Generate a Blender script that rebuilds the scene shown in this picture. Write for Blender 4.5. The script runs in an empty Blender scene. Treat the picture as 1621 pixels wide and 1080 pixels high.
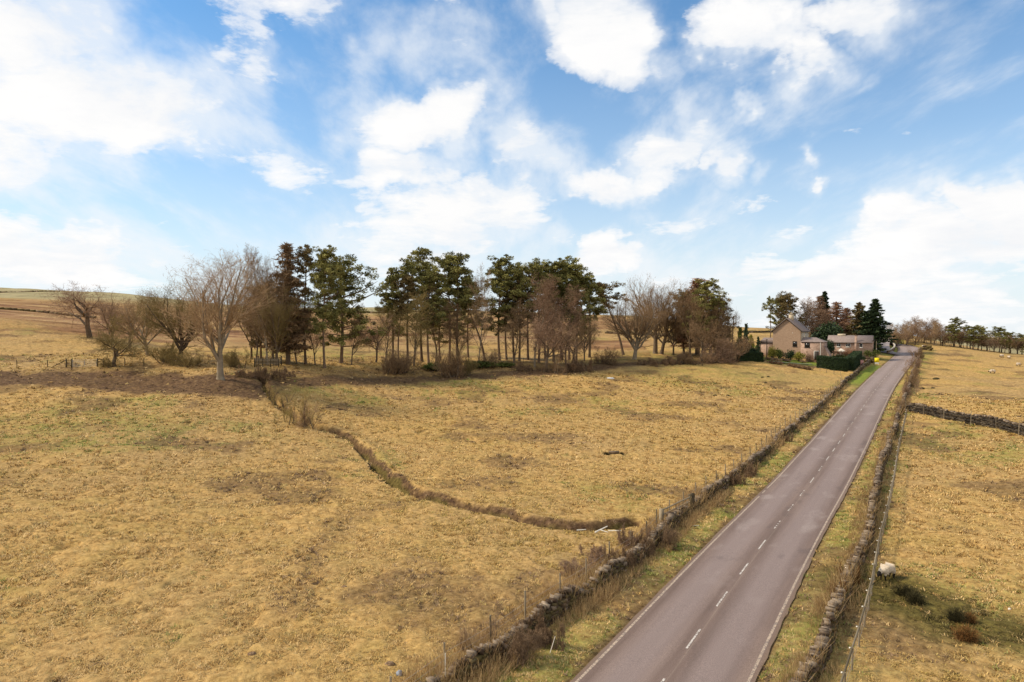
import bpy, math, random
import numpy as np
R = math.radians
C = bpy.context.scene.collection
sc = bpy.context.scene

# ------------------------------------------------------------------ camera
CAMZ = 14.0
F_PX, CX, CY, HOR = 1080.0, 810.5, 540.0, 520.0
TH = math.atan((CY - HOR) / F_PX)
cam_d = bpy.data.cameras.new("camera")
cam = bpy.data.objects.new("camera", cam_d); C.objects.link(cam)
cam.location = (0, 0, CAMZ); cam.rotation_euler = (math.pi/2 - TH, 0, 0)
cam_d.sensor_width = 36.0; cam_d.lens = 36.0 * F_PX / 1621.0
cam_d.clip_start = 0.5; cam_d.clip_end = 20000
sc.camera = cam

# ------------------------------------------------------------------ light and exposure
SUN_AZ, SUN_EL = -84.0, 40.0          # degrees from +Y towards +X
sun_d = bpy.data.lights.new("sun", 'SUN'); sun_d.energy = 4.3; sun_d.angle = R(9)
sun_d.color = (1.0, 0.875, 0.69)
sun = bpy.data.objects.new("sun", sun_d); C.objects.link(sun)
sun.rotation_euler = (R(90 - SUN_EL), 0, R(180 - SUN_AZ))
sc.view_settings.view_transform = 'Standard'; sc.view_settings.look = 'None'
sc.view_settings.exposure = 0.05; sc.view_settings.gamma = 1.0
sc.view_settings.use_curve_mapping = False
sc.cycles.max_bounces = 5; sc.cycles.diffuse_bounces = 2; sc.cycles.glossy_bounces = 2
sc.cycles.transparent_max_bounces = 4; sc.cycles.use_denoising = True

def N(nt, typ, **kw):
    n = nt.nodes.new(typ)
    for k, v in kw.items():
        if k.startswith('i_'):
            key = k[2:]
            key = int(key) if key.isdigit() else key.replace('_', ' ')
            n.inputs[key].default_value = v
        else: setattr(n, k, v)
    return n
def mth(nt, op, a, b=None, c=None, clamp=False):
    n = nt.nodes.new('ShaderNodeMath'); n.operation = op; n.use_clamp = clamp
    for i, x in enumerate((a, b, c)):
        if x is None: continue
        if isinstance(x, (int, float)): n.inputs[i].default_value = x
        else: nt.links.new(x, n.inputs[i])
    return n.outputs[0]
def mixc(nt, fac, a, b, typ='MIX'):
    n = nt.nodes.new('ShaderNodeMix'); n.data_type = 'RGBA'; n.blend_type = typ
    for i, x in ((0, fac), (6, a), (7, b)):
        if isinstance(x, (int, float)): n.inputs[i].default_value = x
        elif isinstance(x, tuple): n.inputs[i].default_value = (*x, 1)
        else: nt.links.new(x, n.inputs[i])
    return n.outputs[2]
def ramp(nt, fac, stops, mode='LINEAR'):
    n = nt.nodes.new('ShaderNodeValToRGB'); n.color_ramp.interpolation = mode
    e = n.color_ramp.elements
    while len(e) < len(stops): e.new(0.5)
    for i, (p, c) in enumerate(stops):
        e[i].position = p
        e[i].color = (*c, 1) if isinstance(c, tuple) else (c, c, c, 1)
    nt.links.new(fac, n.inputs[0]); return n.outputs[0]

def px_azel(u, v):
    az = math.atan((u - CX) / F_PX); el = math.atan((HOR - v) / F_PX * math.cos(az))
    return az, el

def build_world():
    w = bpy.data.worlds.new("World"); sc.world = w; w.use_nodes = True
    nt = w.node_tree; nt.nodes.clear()
    out = N(nt, 'ShaderNodeOutputWorld'); bg = N(nt, 'ShaderNodeBackground')
    bg.inputs[1].default_value = 0.1
    nt.links.new(bg.outputs[0], out.inputs[0])
    sky = N(nt, 'ShaderNodeTexSky'); sky.sky_type = 'NISHITA'; sky.sun_disc = False
    sky.sun_elevation = R(SUN_EL); sky.sun_rotation = R(SUN_AZ)
    sky.air_density = 1.0; sky.dust_density = 0.3; sky.ozone_density = 2.0
    tc = N(nt, 'ShaderNodeTexCoord')
    sep = N(nt, 'ShaderNodeSeparateXYZ'); nt.links.new(tc.outputs['Generated'], sep.inputs[0])
    x, y, z = sep.outputs
    az = mth(nt, 'ARCTAN2', x, y); el = mth(nt, 'ARCSINE', z)
    wn = N(nt, 'ShaderNodeTexNoise', i_Scale=5.5, i_Detail=5.0, i_Roughness=0.6); nt.links.new(tc.outputs['Generated'], wn.inputs['Vector'])
    ws = N(nt, 'ShaderNodeSeparateColor'); nt.links.new(wn.outputs[1], ws.inputs[0])
    az_w = mth(nt, 'MULTIPLY_ADD', mth(nt, 'SUBTRACT', ws.outputs[0], 0.5), 0.30, az)
    el_w = mth(nt, 'MULTIPLY_ADD', mth(nt, 'SUBTRACT', ws.outputs[1], 0.5), 0.20, el)
    # cloud noise: direction projected on a high cloud deck, so clouds shrink to the horizon
    zz = mth(nt, 'ADD', mth(nt, 'MAXIMUM', z, 0.0), 0.22)
    cb = N(nt, 'ShaderNodeCombineXYZ')
    nt.links.new(mth(nt, 'DIVIDE', x, zz), cb.inputs[0]); nt.links.new(mth(nt, 'DIVIDE', y, zz), cb.inputs[1])
    nt.links.new(mth(nt, 'MULTIPLY', z, 2.0), cb.inputs[2])
    n1 = N(nt, 'ShaderNodeTexNoise', i_Scale=2.6, i_Detail=12.0, i_Roughness=0.64, i_Distortion=0.2)
    nt.links.new(cb.outputs[0], n1.inputs['Vector'])
    n2 = N(nt, 'ShaderNodeTexNoise', i_Scale=5.0, i_Detail=6.0, i_Roughness=0.6, i_Distortion=0.2)
    mp = N(nt, 'ShaderNodeMapping'); mp.inputs['Rotation'].default_value = (0, 0, 0.9); mp.inputs['Scale'].default_value = (1, 0.3, 1)
    nt.links.new(cb.outputs[0], mp.inputs[0]); nt.links.new(mp.outputs[0], n2.inputs['Vector'])
    blobs = [  # u, v, ru, rv, tilt, strength : where the cumulus stand in this sky
        (170,165,190,75,4,1.0),(60,50,130,70,0,.9),(10,215,160,60,0,.8),(330,105,70,40,20,.45),(400,140,60,110,10,.42),
        (70,395,190,60,-4,.95),(200,420,90,40,0,.6),(450,20,70,50,0,.4),
        (670,190,95,42,22,.95),(690,75,60,45,30,.5),(620,275,80,38,15,.8),(700,350,120,60,10,.85),(800,262,55,50,0,.75),
        (590,150,40,70,0,.35),(470,270,60,40,0,.3),(640,420,150,45,0,.6),
        (955,40,80,62,-10,1.0),(880,15,40,30,0,.8),(1190,55,85,52,-30,1.0),(1320,25,75,40,10,.85),(1255,100,50,35,-30,.8),
        (1050,215,60,45,35,.8),(960,285,110,26,8,.9),(1110,235,38,30,0,.8),(1050,90,50,35,0,.35),(1120,300,60,40,0,.3),
        (985,412,50,36,12,1.3),(860,390,60,30,0,.45),(1075,350,70,30,0,.3),
        (1294,293,22,22,0,.7),(1300,235,18,14,0,.45),(1182,158,32,10,12,.5),(1350,130,40,14,20,.35),(1190,238,26,12,12,.4),(1500,140,40,20,0,.22),
        (1490,385,150,50,18,1.15),(1370,425,120,42,20,1.2),(1600,335,60,50,0,1.25),(1545,312,34,34,0,1.1),(1450,345,44,30,20,1.0),(1530,455,170,40,0,.7),(1250,440,120,40,0,.5),
        (1150,450,150,30,0,.6),(1450,480,220,35,0,.8),(1250,370,70,25,10,.3),(1480,430,150,36,0,.6),
    ]
    tot = None
    for (u, v, ru, rv, tilt, amp) in blobs:
        a0, e0 = px_azel(u, v)
        k = math.cos(a0)
        su, sv = ru / F_PX * k * k, rv / F_PX * k
        dx = mth(nt, 'SUBTRACT', az_w, a0); dy = mth(nt, 'SUBTRACT', el_w, e0)
        c, s = math.cos(R(tilt)), math.sin(R(tilt))
        p = mth(nt, 'MULTIPLY_ADD', dx, c / su, mth(nt, 'MULTIPLY', dy, s / su))
        q = mth(nt, 'MULTIPLY_ADD', dy, c / sv, mth(nt, 'MULTIPLY', dx, -s / sv))
        r2 = mth(nt, 'MULTIPLY_ADD', p, p, mth(nt, 'MULTIPLY', q, q))
        g = mth(nt, 'MULTIPLY', mth(nt, 'EXPONENT', mth(nt, 'MULTIPLY', r2, -0.8)), amp)
        tot = g if tot is None else mth(nt, 'MAXIMUM', tot, g)
    # elsewhere in the sky (behind the camera) ordinary broken cloud
    back = mth(nt, 'MULTIPLY', mth(nt, 'SUBTRACT', 0.35, y, clamp=True), 0.9)
    tot = mth(nt, 'MAXIMUM', tot, back)
    f = mth(nt, 'ADD', tot, mth(nt, 'MULTIPLY', mth(nt, 'SUBTRACT', n1.outputs[0], 0.5), 2.6))
    dense = ramp(nt, f, [(0.40, 0.0), (0.54, 0.55), (0.82, 1.0)], 'LINEAR')
    thin = ramp(nt, mth(nt, 'ADD', mth(nt, 'MULTIPLY', tot, 0.75), mth(nt, 'MULTIPLY', mth(nt, 'SUBTRACT', n2.outputs[0], 0.42), 1.3)),
                [(0.04, 0.0), (0.70, 0.75)], 'EASE')
    hz = ramp(nt, el, [(0.0, 0.95), (0.07, 0.80), (0.15, 0.52), (0.25, 0.26), (0.40, 0.08), (0.6, 0.0)])
    tinted = mixc(nt, 1.0, sky.outputs[0], SKY_TINT, 'MULTIPLY')
    base = mixc(nt, hz, tinted, (8.4, 8.8, 9.1))
    veil = mixc(nt, thin, base, (8.9, 9.2, 9.5))
    shade = ramp(nt, n1.outputs[0], [(0.36, (8.9, 9.0, 9.2)), (0.58, (9.9, 9.8, 9.7))])
    n3 = N(nt, 'ShaderNodeTexNoise', i_Scale=2.6, i_Detail=5.0, i_Roughness=0.55)
    nt.links.new(tc.outputs['Generated'], n3.inputs['Vector'])
    shade = mixc(nt, ramp(nt, n3.outputs[0], [(0.35, 0.25), (0.6, 0.0)]), shade, (8.2, 8.4, 8.7))
    fin = mixc(nt, dense, veil, shade)
    nt.links.new(fin, bg.inputs[0])
    w.cycles.sampling_method = 'MANUAL'; w.cycles.sample_map_resolution = 512
SKY_TINT = (0.68, 1.30, 1.60)
build_world()

# ------------------------------------------------------------------ helpers
rng = np.random.default_rng(7)
def _hash(ix, iy, seed):
    h = (ix.astype(np.int64) * 374761393 + iy.astype(np.int64) * 668265263 + seed * 974634777) & 0x7fffffff
    h = ((h ^ (h >> 13)) * 1274126177) & 0x7fffffff
    return ((h ^ (h >> 16)) & 0xffffff) / float(0xffffff)
def vnoise(x, y, s, seed=0):
    x = np.asarray(x, float) / s; y = np.asarray(y, float) / s
    ix = np.floor(x); iy = np.floor(y); fx = x - ix; fy = y - iy
    fx = fx*fx*(3-2*fx); fy = fy*fy*(3-2*fy)
    a = _hash(ix, iy, seed); b = _hash(ix+1, iy, seed); c = _hash(ix, iy+1, seed); d = _hash(ix+1, iy+1, seed)
    return (a*(1-fx)+b*fx)*(1-fy) + (c*(1-fx)+d*fx)*fy
def fbm(x, y, s, seed=0, o=4, g=0.5):
    t = 0; a = 1; n = 0
    c, sn = math.cos(0.6), math.sin(0.6)
    for i in range(o):
        t = t + a * vnoise(x, y, s, seed + i*17); n += a; a *= g; s *= 0.5
        x, y = c*x - sn*y, sn*x + c*y
    return t / n
def sst(a, b, x):
    t = np.clip((x - a) / (b - a), 0, 1); return t*t*(3-2*t)

def tag(o, label=None, cat=None, group=None, kind=None):
    if label: o['label'] = label
    if cat: o['category'] = cat
    if group: o['group'] = group
    if kind: o['kind'] = kind
    return o
def empty(name, loc, rz=0.0):
    o = bpy.data.objects.new(name, None); C.objects.link(o); o.location = loc; o.rotation_euler = (0, 0, rz)
    o.empty_display_size = 0.2; return o
class MB:
    """collects vertices and faces (tri or quad blocks) into one mesh"""
    def __init__(s): s.v = []; s.f = []; s.m = []; s.c = []; s.n = 0
    def add(s, V, Fc, mat=0, col=None):
        V = np.asarray(V, float).reshape(-1, 3); Fc = np.asarray(Fc, np.int64)
        s.v.append(V); s.f.append(Fc + s.n); s.m.append(np.full(len(Fc), mat, np.int32))
        if col is None: col = np.full((len(V), 3), 0.5)
        col = np.asarray(col, float)
        if col.ndim == 1: col = np.tile(col, (len(V), 1))
        s.c.append(col); s.n += len(V); return s
    def box(s, c, h, rz=0, mat=0, col=None, taper=1.0):
        cx, cy, cz = c; hx, hy, hz = h
        V = np.array([[sx*hx*(taper if sz > 0 else 1), sy*hy*(taper if sz > 0 else 1), sz*hz] for sz in (-1, 1) for sx, sy in ((-1,-1),(1,-1),(1,1),(-1,1))])
        ca, sa = math.cos(rz), math.sin(rz)
        V = np.c_[V[:,0]*ca - V[:,1]*sa + cx, V[:,0]*sa + V[:,1]*ca + cy, V[:,2] + cz]
        return s.add(V, [[0,3,2,1],[4,5,6,7],[0,1,5,4],[1,2,6,5],[2,3,7,6],[3,0,4,7]], mat, col)
    def tubes(s, P0, P1, r0, r1, k=4, mat=0, col=None, caps=False):
        P0 = np.asarray(P0, float).reshape(-1, 3); P1 = np.asarray(P1, float).reshape(-1, 3); n = len(P0)
        if n == 0: return s
        r0 = np.broadcast_to(np.asarray(r0, float), (n,)); r1 = np.broadcast_to(np.asarray(r1, float), (n,))
        d = P1 - P0; L = np.linalg.norm(d, axis=1, keepdims=True); d = d / np.maximum(L, 1e-9)
        up = np.where(np.abs(d[:, 2:3]) > 0.9, np.array([[1., 0, 0]]), np.array([[0, 0, 1.]]))
        a = np.cross(d, up); a /= np.linalg.norm(a, axis=1, keepdims=True); b = np.cross(d, a)
        t = np.arange(k) * 2*math.pi/k
        ring = np.cos(t)[None, :, None]*a[:, None, :] + np.sin(t)[None, :, None]*b[:, None, :]
        A = P0[:, None, :] + ring*r0[:, None, None]; B = P1[:, None, :] + ring*r1[:, None, None]
        V = np.concatenate([A, B], 1).reshape(-1, 3)
        base = (np.arange(n)*2*k)[:, None]
        j = np.arange(k); j2 = (j+1) % k
        q = np.stack([j, j+k, j2+k, j2], 1)
        Fc = (base[:, :, None] + q[None]).reshape(-1, 4)
        if col is not None:
            col = np.asarray(col, float)
            col = np.repeat(col, 2*k, 0) if col.ndim == 2 else col
        s.add(V, Fc, mat, col)
        if caps:
            for i in range(n):
                ctr = P1[i] + d[i]*0.001
                s.add(np.vstack([B[i], ctr]), [[x, y, k, k] if False else [x, y, k] for x, y in zip(j, j2)], mat, None)
        return s
    def build(s, name, mats, parent=None, smooth=False):
        me = bpy.data.meshes.new(name)
        V = np.vstack(s.v).astype(np.float32)
        me.vertices.add(len(V)); me.vertices.foreach_set('co', V.ravel())
        loops = np.concatenate([f.ravel() for f in s.f]).astype(np.int32)
        tot = np.concatenate([np.full(len(f), f.shape[1], np.int32) for f in s.f])
        st = np.concatenate([[0], np.cumsum(tot)[:-1]]).astype(np.int32)
        me.loops.add(len(loops)); me.loops.foreach_set('vertex_index', loops)
        me.polygons.add(len(tot)); me.polygons.foreach_set('loop_start', st)
        me.polygons.foreach_set('material_index', np.concatenate(s.m))
        if smooth: me.polygons.foreach_set('use_smooth', np.ones(len(tot), bool))
        me.update(calc_edges=True)
        ca = me.attributes.new('tint', 'FLOAT_COLOR', 'POINT')
        col = np.c_[np.vstack(s.c), np.ones(len(V))].astype(np.float32); ca.data.foreach_set('color', col.ravel())
        if not isinstance(mats, (list, tuple)): mats = [mats]
        for m in mats: me.materials.append(m)
        o = bpy.data.objects.new(name, me); C.objects.link(o)
        if parent is not None: o.parent = parent
        return o

def ray(u, v):
    return np.array([(u-CX)/F_PX, math.cos(TH) + math.sin(TH)*(CY-v)/F_PX, -math.sin(TH) + math.cos(TH)*(CY-v)/F_PX])
def pt(u, v, Y):
    d = ray(u, v); t = Y/d[1]; return np.array([0, 0, CAMZ]) + d*t

# ------------------------------------------------------------------ terrain
road_ctl = [(1045-14,1110,26.0),(1068,1049,28.6),(1218,849,47.2),(1286,760,63.5),(1328.5,700,81.8),(1382.4,621.5,132.6),(1404,595,161),
            (1425,573,195),(1437,560,220),(1438,551,238),(1427,546.5,250),(1405,544,264),(1375,541,285)]
_rw = [pt(*c) for c in road_ctl]
_rw = [np.array([_rw[0][0]-0.62*40, _rw[0][1]-40, -0.3]), np.array([_rw[0][0]-0.62*15, _rw[0][1]-15, -0.1])] + _rw
lane_ctl = [(1436,563,214),(1418,559.5,218),(1402,557,222),(1396,549.5,231),(1397,541,243),(1404,533.5,256),(1408,531,275)]
_lw = [pt(*c) for c in lane_ctl]
def resample(P, step):
    P = np.array(P, float)
    # Catmull-Rom
    out = []
    for i in range(len(P)-1):
        p0 = P[max(i-1,0)]; p1 = P[i]; p2 = P[i+1]; p3 = P[min(i+2, len(P)-1)]
        n = max(2, int(np.linalg.norm(p2-p1)/step))
        for t in np.linspace(0, 1, n, endpoint=False):
            out.append(0.5*((2*p1)+(-p0+p2)*t+(2*p0-5*p1+4*p2-p3)*t*t+(-p0+3*p1-3*p2+p3)*t**3))
    out.append(P[-1]); return np.array(out)
ROAD = resample(_rw, 3.0); LANE = resample(_lw, 3.0)
def smooth1(a, k=5):
    p = np.pad(a, (k, k), 'edge'); return np.convolve(p, np.ones(2*k+1)/(2*k+1), 'valid')
ROAD[:, 2] = smooth1(ROAD[:, 2], 4)

ctl = [(0,1080,27),(400,1080,27),(810,1080,27),(1300,1080,26.8),(1621,1080,27),
 (0,900,38.5),(0,800,49.5),(0,700,70),(0,650,84),(0,610,98),(0,583,109),(0,540,138),(0,506,172),
 (200,900,39),(200,800,50.5),(200,700,71),(200,640,90),(200,600,103),(200,578,112),(200,550,138),(150,532,158),(210,545,150),
 (350,800,52),(350,700,74),(350,640,92),(350,598,102),(350,576,120),(350,552,158),(430,572,125),
 (600,1000,31.4),(600,800,54),(600,700,79),(600,640,102),(600,600,122),(600,580,133),(600,556,175),(600,525,350),(600,502,800),(600,489,1300),
 (400,530,260),(400,505,500),(400,486,1200),(200,512,330),(200,495,520),(200,470,1000),(200,468,1500),
 (0,492,340),(0,476,620),(0,464,1150),(0,457,1600),(100,461,1550),(-300,470,900),(-300,520,160),(-300,600,95),(-300,800,47),
 (800,800,54),(800,700,81),(800,640,108),(800,600,132),(800,580,148),(800,560,190),(800,530,350),(800,494,1150),
 (1000,760,63.5),(1000,700,81),(1000,640,112),(1000,600,141),(1000,570,166),(1000,553,215),(1000,525,420),(1000,499,1000),
 (1165,680,91),(1165,600,146),(1165,568,178),(1165,549,230),(1180,523,520),(1180,520,900),(1250,600,150),(1250,567,193),(1230,545,235),
 (1325,589,166),(1345,565,204),(1300,535,290),(1400,530,300),
 (1621,900,39.5),(1621,800,53),(1500,800,54),(1500,700,81),(1621,705,76),(1621,686,83),(1500,664,95),(1500,640,112),(1621,640,110),(1500,600,158),
 (1621,600,170),(1550,575,200),(1621,569,212),(1455,549.5,238),(1540,558,226),(1470,580,185),
 (1900,1080,27),(1900,700,72),(1900,600,160),(1900,580,205)]
CP = np.array([pt(*c) for c in ctl])
extra = np.array([(0,0,-.3),(-70,0,2),(70,0,-.3),(0,-60,-1),(-250,-100,8),(250,-100,-8),(-1200,-1200,30),(1200,-1200,-30),(-4000,1500,120),(-3500,-500,80),
  (-9000,3000,150),(-2500,6000,70),(0,6000,55),(-700,3000,60),(300,3000,32),(1500,3000,-25),(2500,6000,-60),(5000,1000,-60),(9000,9000,-80),(400,700,8),(215,320,4),(290,330,-4),(330,260,-6),(600,700,-30),(1200,1200,-50),(0,-9000,0)], float)
CP = np.vstack([CP, extra, _rw[2:12], _lw[2:]])
def warp(x, y):
    r = np.hypot(x, y) + 1e-6; s = np.log1p(r/22.0)/r; return x*s, y*s
def _phi(d2): return np.sqrt(d2 + 0.0025)
def _solve():
    wx, wy = warp(CP[:,0], CP[:,1]); n = len(CP)
    A = _phi((wx[:,None]-wx)**2 + (wy[:,None]-wy)**2)
    A[np.arange(n), np.arange(n)] -= 0.004
    Pm = np.c_[np.ones(n), wx, wy]
    M = np.block([[A, Pm],[Pm.T, np.zeros((3,3))]])
    return wx, wy, np.linalg.solve(M, np.r_[CP[:,2], 0,0,0])
_wx, _wy, _co = _solve()
def poly_dist(x, y, P, zcol=True):
    """distance to polyline P, z along it, signed side and arc length"""
    best = np.full(x.shape, 1e9); z = np.zeros(x.shape); side = np.zeros(x.shape); arc = np.zeros(x.shape)
    s0 = 0.0
    for i in range(len(P)-1):
        ax, ay = P[i,0], P[i,1]; dx, dy = P[i+1,0]-ax, P[i+1,1]-ay; L2 = dx*dx+dy*dy
        if L2 < 1e-9: continue
        t = np.clip(((x-ax)*dx+(y-ay)*dy)/L2, 0, 1)
        d = np.hypot(x-ax-t*dx, y-ay-t*dy); m = d < best
        best = np.where(m, d, best); z = np.where(m, P[i,2]+t*(P[i+1,2]-P[i,2]), z)
        side = np.where(m, np.sign(dx*(y-ay)-dy*(x-ax)), side); L = math.sqrt(L2); arc = np.where(m, s0+t*L, arc); s0 += L
    return best, z, side, arc
def sub(x, y, P, pad):
    return (x > P[:,0].min()-pad)&(x < P[:,0].max()+pad)&(y > P[:,1].min()-pad)&(y < P[:,1].max()+pad)
def near_poly(x, y, P, pad):
    d = np.full(x.shape, 1e6); z = np.zeros(x.shape); s = np.zeros(x.shape); a = np.zeros(x.shape)
    m = sub(x, y, P, pad)
    if m.any():
        dd, zz, ss, aa = poly_dist(x[m], y[m], P); d[m] = dd; z[m] = zz; s[m] = ss; a[m] = aa
    return d, z, s, a
def h0(x, y):
    x = np.asarray(x, float); y = np.asarray(y, float); sh = x.shape; x = x.ravel(); y = y.ravel()
    out = np.empty(len(x))
    for i in range(0, len(x), 60000):
        a, b = warp(x[i:i+60000], y[i:i+60000])
        K = _phi((a[:,None]-_wx)**2 + (b[:,None]-_wy)**2)
        out[i:i+60000] = K @ _co[:-3] + _co[-3] + _co[-2]*a + _co[-1]*b
    return out.reshape(sh)
DITCH = None
def hgt(x, y, full=False):
    x = np.atleast_1d(np.asarray(x, float)); y = np.atleast_1d(np.asarray(y, float))
    z = h0(x, y); r = np.hypot(x, y)
    z = z + (fbm(x, y, 14, 3, 3)-0.5)*0.9*np.clip((r-20)/40, 0, 1)*np.clip(260/np.maximum(r,1), .25, 1)
    z = z + (fbm(x, y, 120, 9, 3)-0.5)*8*np.clip((r-350)/500, 0, 1)
    if DITCH is not None:
        d, zz, s, a = near_poly(x, y, DITCH, 8)
        wob = (fbm(x, y, 1.6, 31, 3)-0.5)*1.1
        z = z - 1.1*np.exp(-((d+wob*.5)/0.5)**2) + 0.20*np.exp(-((d-1.2)/0.7)**2)*(s > 0)
    for P, w in ((LANE, 2.4), (ROAD, 3.3)):
        d, zz, s, a = near_poly(x, y, P, 14)
        k = 1 - sst(w+0.35, w+5.0, d)
        verge = zz - 0.03 + 0.12*sst(w+.05, w+1.2, d) - (0.04+0.12*sst(90, 220, r))*(1-sst(w-.05, w+.1, d))
        z = z*(1-k) + verge*k
    return z
def at(u, v, ymax=2500):
    Y = np.geomspace(14, ymax, 700); d = ray(u, v); X = d[0]/d[1]*Y; Z = CAMZ + d[2]/d[1]*Y
    g = hgt(X, Y); k = np.nonzero(Z < g)[0]
    if len(k) == 0: i = len(Y)-1; return np.array([X[i], Y[i], g[i]])
    i = k[0]
    if i > 0:
        a = Z[i-1]-g[i-1]; b = g[i]-Z[i]; t = a/(a+b) if a+b > 0 else 0
        yy = Y[i-1]+t*(Y[i]-Y[i-1])
    else: yy = Y[0]
    xx = d[0]/d[1]*yy; return np.array([xx, yy, hgt(xx, yy)[0]])
def atY(u, Y):
    x = (u-CX)/F_PX*Y; return np.array([x, Y, hgt(x, Y)[0]])
def line(pts, step=2.0):
    P = np.array([at(*p) if len(p) == 2 else atY(p[0], p[2]) for p in pts])
    Q = resample(P, step); Q[:,2] = hgt(Q[:,0], Q[:,1]); return Q
DITCH = line([(415,600),(430,628),(458,652),(495,672),(545,690),(575,713),(595,737),(625,764),(665,784),(720,797),(790,813),(850,828),(905,836),(960,834),(1005,828)], 1.0)
MUD1 = line([(-60,603),(80,599),(200,605),(300,607),(400,612)], 3)
MUD2 = line([(430,606),(560,603),(640,602),(720,597),(800,592),(900,587),(960,580),(1050,575),(1150,570)], 3)
GULLY = line([(470,960),(500,900),(520,850),(560,815),(620,800)], 2)
DARK_BAND = line([(1390,925),(1450,950),(1530,985),(1621,1010),(1700,1030)], 2)  # band of darker grass across the lower right field
LEFTWALL = line([(640,1150),(674,1118),(728,1079),(796,1036),(864,984),(940,936),(981,903),(1027,873),(1065,834),(1096,811),(1125,788),(1164,758),(1200,731),(1242,691),(1283,659),(1313,632),(1340,605)], 1.5)
WALLTOP = line([(1340,605),(1352,596),(1364,584),(1376,575),(1385,568)], 1.5)
RIGHTWALL = line([(1240,1170),(1275,1094),(1303,1036),(1319,977),(1344,926),(1364,880),(1373,836),(1380,806),(1388,762),(1403,718),(1414,685),(1425,656)], 1.5)
RIGHTWALL2 = line([(1425,656),(1432,634),(1441,606),(1449,582),(1455,566),(1457,553)], 2)
RFENCE = line([(1318,1160),(1332,1118),(1355,1042),(1378,954),(1391,878),(1407,810),(1413,779),(1424,712),(1436,656)], 1.5)
CROSS = line([(1437,652),(1470,657),(1500,664),(1560,674),(1621,689),(1720,716)], 1.5)

# ------------------------------------------------------------------ materials
def new_mat(name, rough=0.9, spec=0.2):
    m = bpy.data.materials.new(name); m.use_nodes = True; nt = m.node_tree; nt.nodes.clear()
    o = N(nt, 'ShaderNodeOutputMaterial'); b = N(nt, 'ShaderNodeBsdfPrincipled')
    b.inputs['Roughness'].default_value = rough; b.inputs['Specular IOR Level'].default_value = spec
    nt.links.new(b.outputs[0], o.inputs[0]); return m, nt, b
def bump(nt, b, h, strength=0.5, dist=0.05):
    n = N(nt, 'ShaderNodeBump'); n.inputs['Strength'].default_value = strength; n.inputs['Distance'].default_value = dist
    nt.links.new(h, n.inputs['Height']); nt.links.new(n.outputs[0], b.inputs['Normal'])
def objnoise(nt, scale, detail=4, rough=0.55, vec='Object', dist=0.0):
    tc = N(nt, 'ShaderNodeTexCoord'); n = N(nt, 'ShaderNodeTexNoise', i_Scale=scale, i_Detail=float(detail), i_Roughness=rough, i_Distortion=dist)
    nt.links.new(tc.outputs[vec], n.inputs['Vector']); return n.outputs[0]
def tint_mat(name, lo, hi, rough=0.9, spec=0.1, scale=3.0, b_str=0.4, trans=None, contrast=(0.3, 0.7), objvar=0.0):
    """colour runs from lo to hi by the mesh's own per-piece tint plus noise"""
    m, nt, b = new_mat(name, rough, spec)
    at_ = N(nt, 'ShaderNodeAttribute', attribute_name='tint'); sp = N(nt, 'ShaderNodeSeparateColor'); nt.links.new(at_.outputs[0], sp.inputs[0])
    n = objnoise(nt, scale, 4)
    f = mth(nt, 'ADD', mth(nt, 'MULTIPLY', n, 0.5), mth(nt, 'MULTIPLY', sp.outputs[0], 0.5))
    if objvar:
        oi = N(nt, 'ShaderNodeObjectInfo'); f = mth(nt, 'ADD', f, mth(nt, 'MULTIPLY', mth(nt, 'SUBTRACT', oi.outputs['Random'], 0.5), objvar))
    c = ramp(nt, f, [(contrast[0], lo), (contrast[1], hi)])
    nt.links.new(c, b.inputs['Base Color'])
    if b_str: bump(nt, b, n, b_str, 0.03)
    return m
M = {}
M['bark'] = tint_mat('grey_brown_bark', (0.075,0.050,0.033), (0.20,0.15,0.10), scale=2.5, objvar=.25)
M['ashbark'] = tint_mat('pale_ash_bark', (0.15,0.115,0.08), (0.36,0.29,0.20), scale=2.0)
M['pinebark'] = tint_mat('pine_bark', (0.10,0.068,0.045), (0.25,0.165,0.105), scale=1.5, objvar=.3)
M['twig'] = tint_mat('brown_twigs', (0.17,0.105,0.055), (0.37,0.245,0.135), scale=0.6, b_str=0, objvar=.3)
M['twig_olive'] = tint_mat('mossy_olive_twigs', (0.15,0.11,0.04), (0.34,0.25,0.10), scale=0.6, b_str=0, objvar=.2)
M['twig_purple'] = tint_mat('purple_brown_twigs', (0.18,0.108,0.066), (0.39,0.255,0.165), scale=0.6, b_str=0, objvar=.2)
M['twig_pale'] = tint_mat('pale_twigs', (0.26,0.165,0.09), (0.50,0.34,0.19), scale=0.6, b_str=0)
M['larch'] = tint_mat('bare_larch_twigs', (0.20,0.10,0.055), (0.38,0.21,0.12), scale=0.6, b_str=0)
M['needle'] = tint_mat('pine_needles', (0.07,0.072,0.022), (0.36,0.33,0.11), scale=0.9, b_str=0, contrast=(.2,.8), objvar=.2)
M['needle_brown'] = tint_mat('brownish_pine_needles', (0.08,0.06,0.024), (0.25,0.185,0.08), scale=0.9, b_str=0, contrast=(.2,.8))
M['spruce'] = tint_mat('spruce_needles', (0.014,0.026,0.012), (0.06,0.085,0.035), scale=0.9, b_str=0)
M['leaf_dark'] = tint_mat('dark_evergreen_leaves', (0.010,0.022,0.008), (0.045,0.075,0.022), rough=0.6, spec=.3, scale=1.2, b_str=0)
M['leaf_mid'] = tint_mat('mid_green_leaves', (0.05,0.065,0.015), (0.15,0.17,0.045), scale=1.2, b_str=0)
M['leaf_yellow'] = tint_mat('yellow_green_leaves', (0.16,0.15,0.03), (0.38,0.32,0.06), scale=1.2, b_str=0)
M['scrub_gold'] = tint_mat('golden_willow_twigs', (0.24,0.17,0.06), (0.44,0.32,0.13), scale=0.6, b_str=0)
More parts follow.
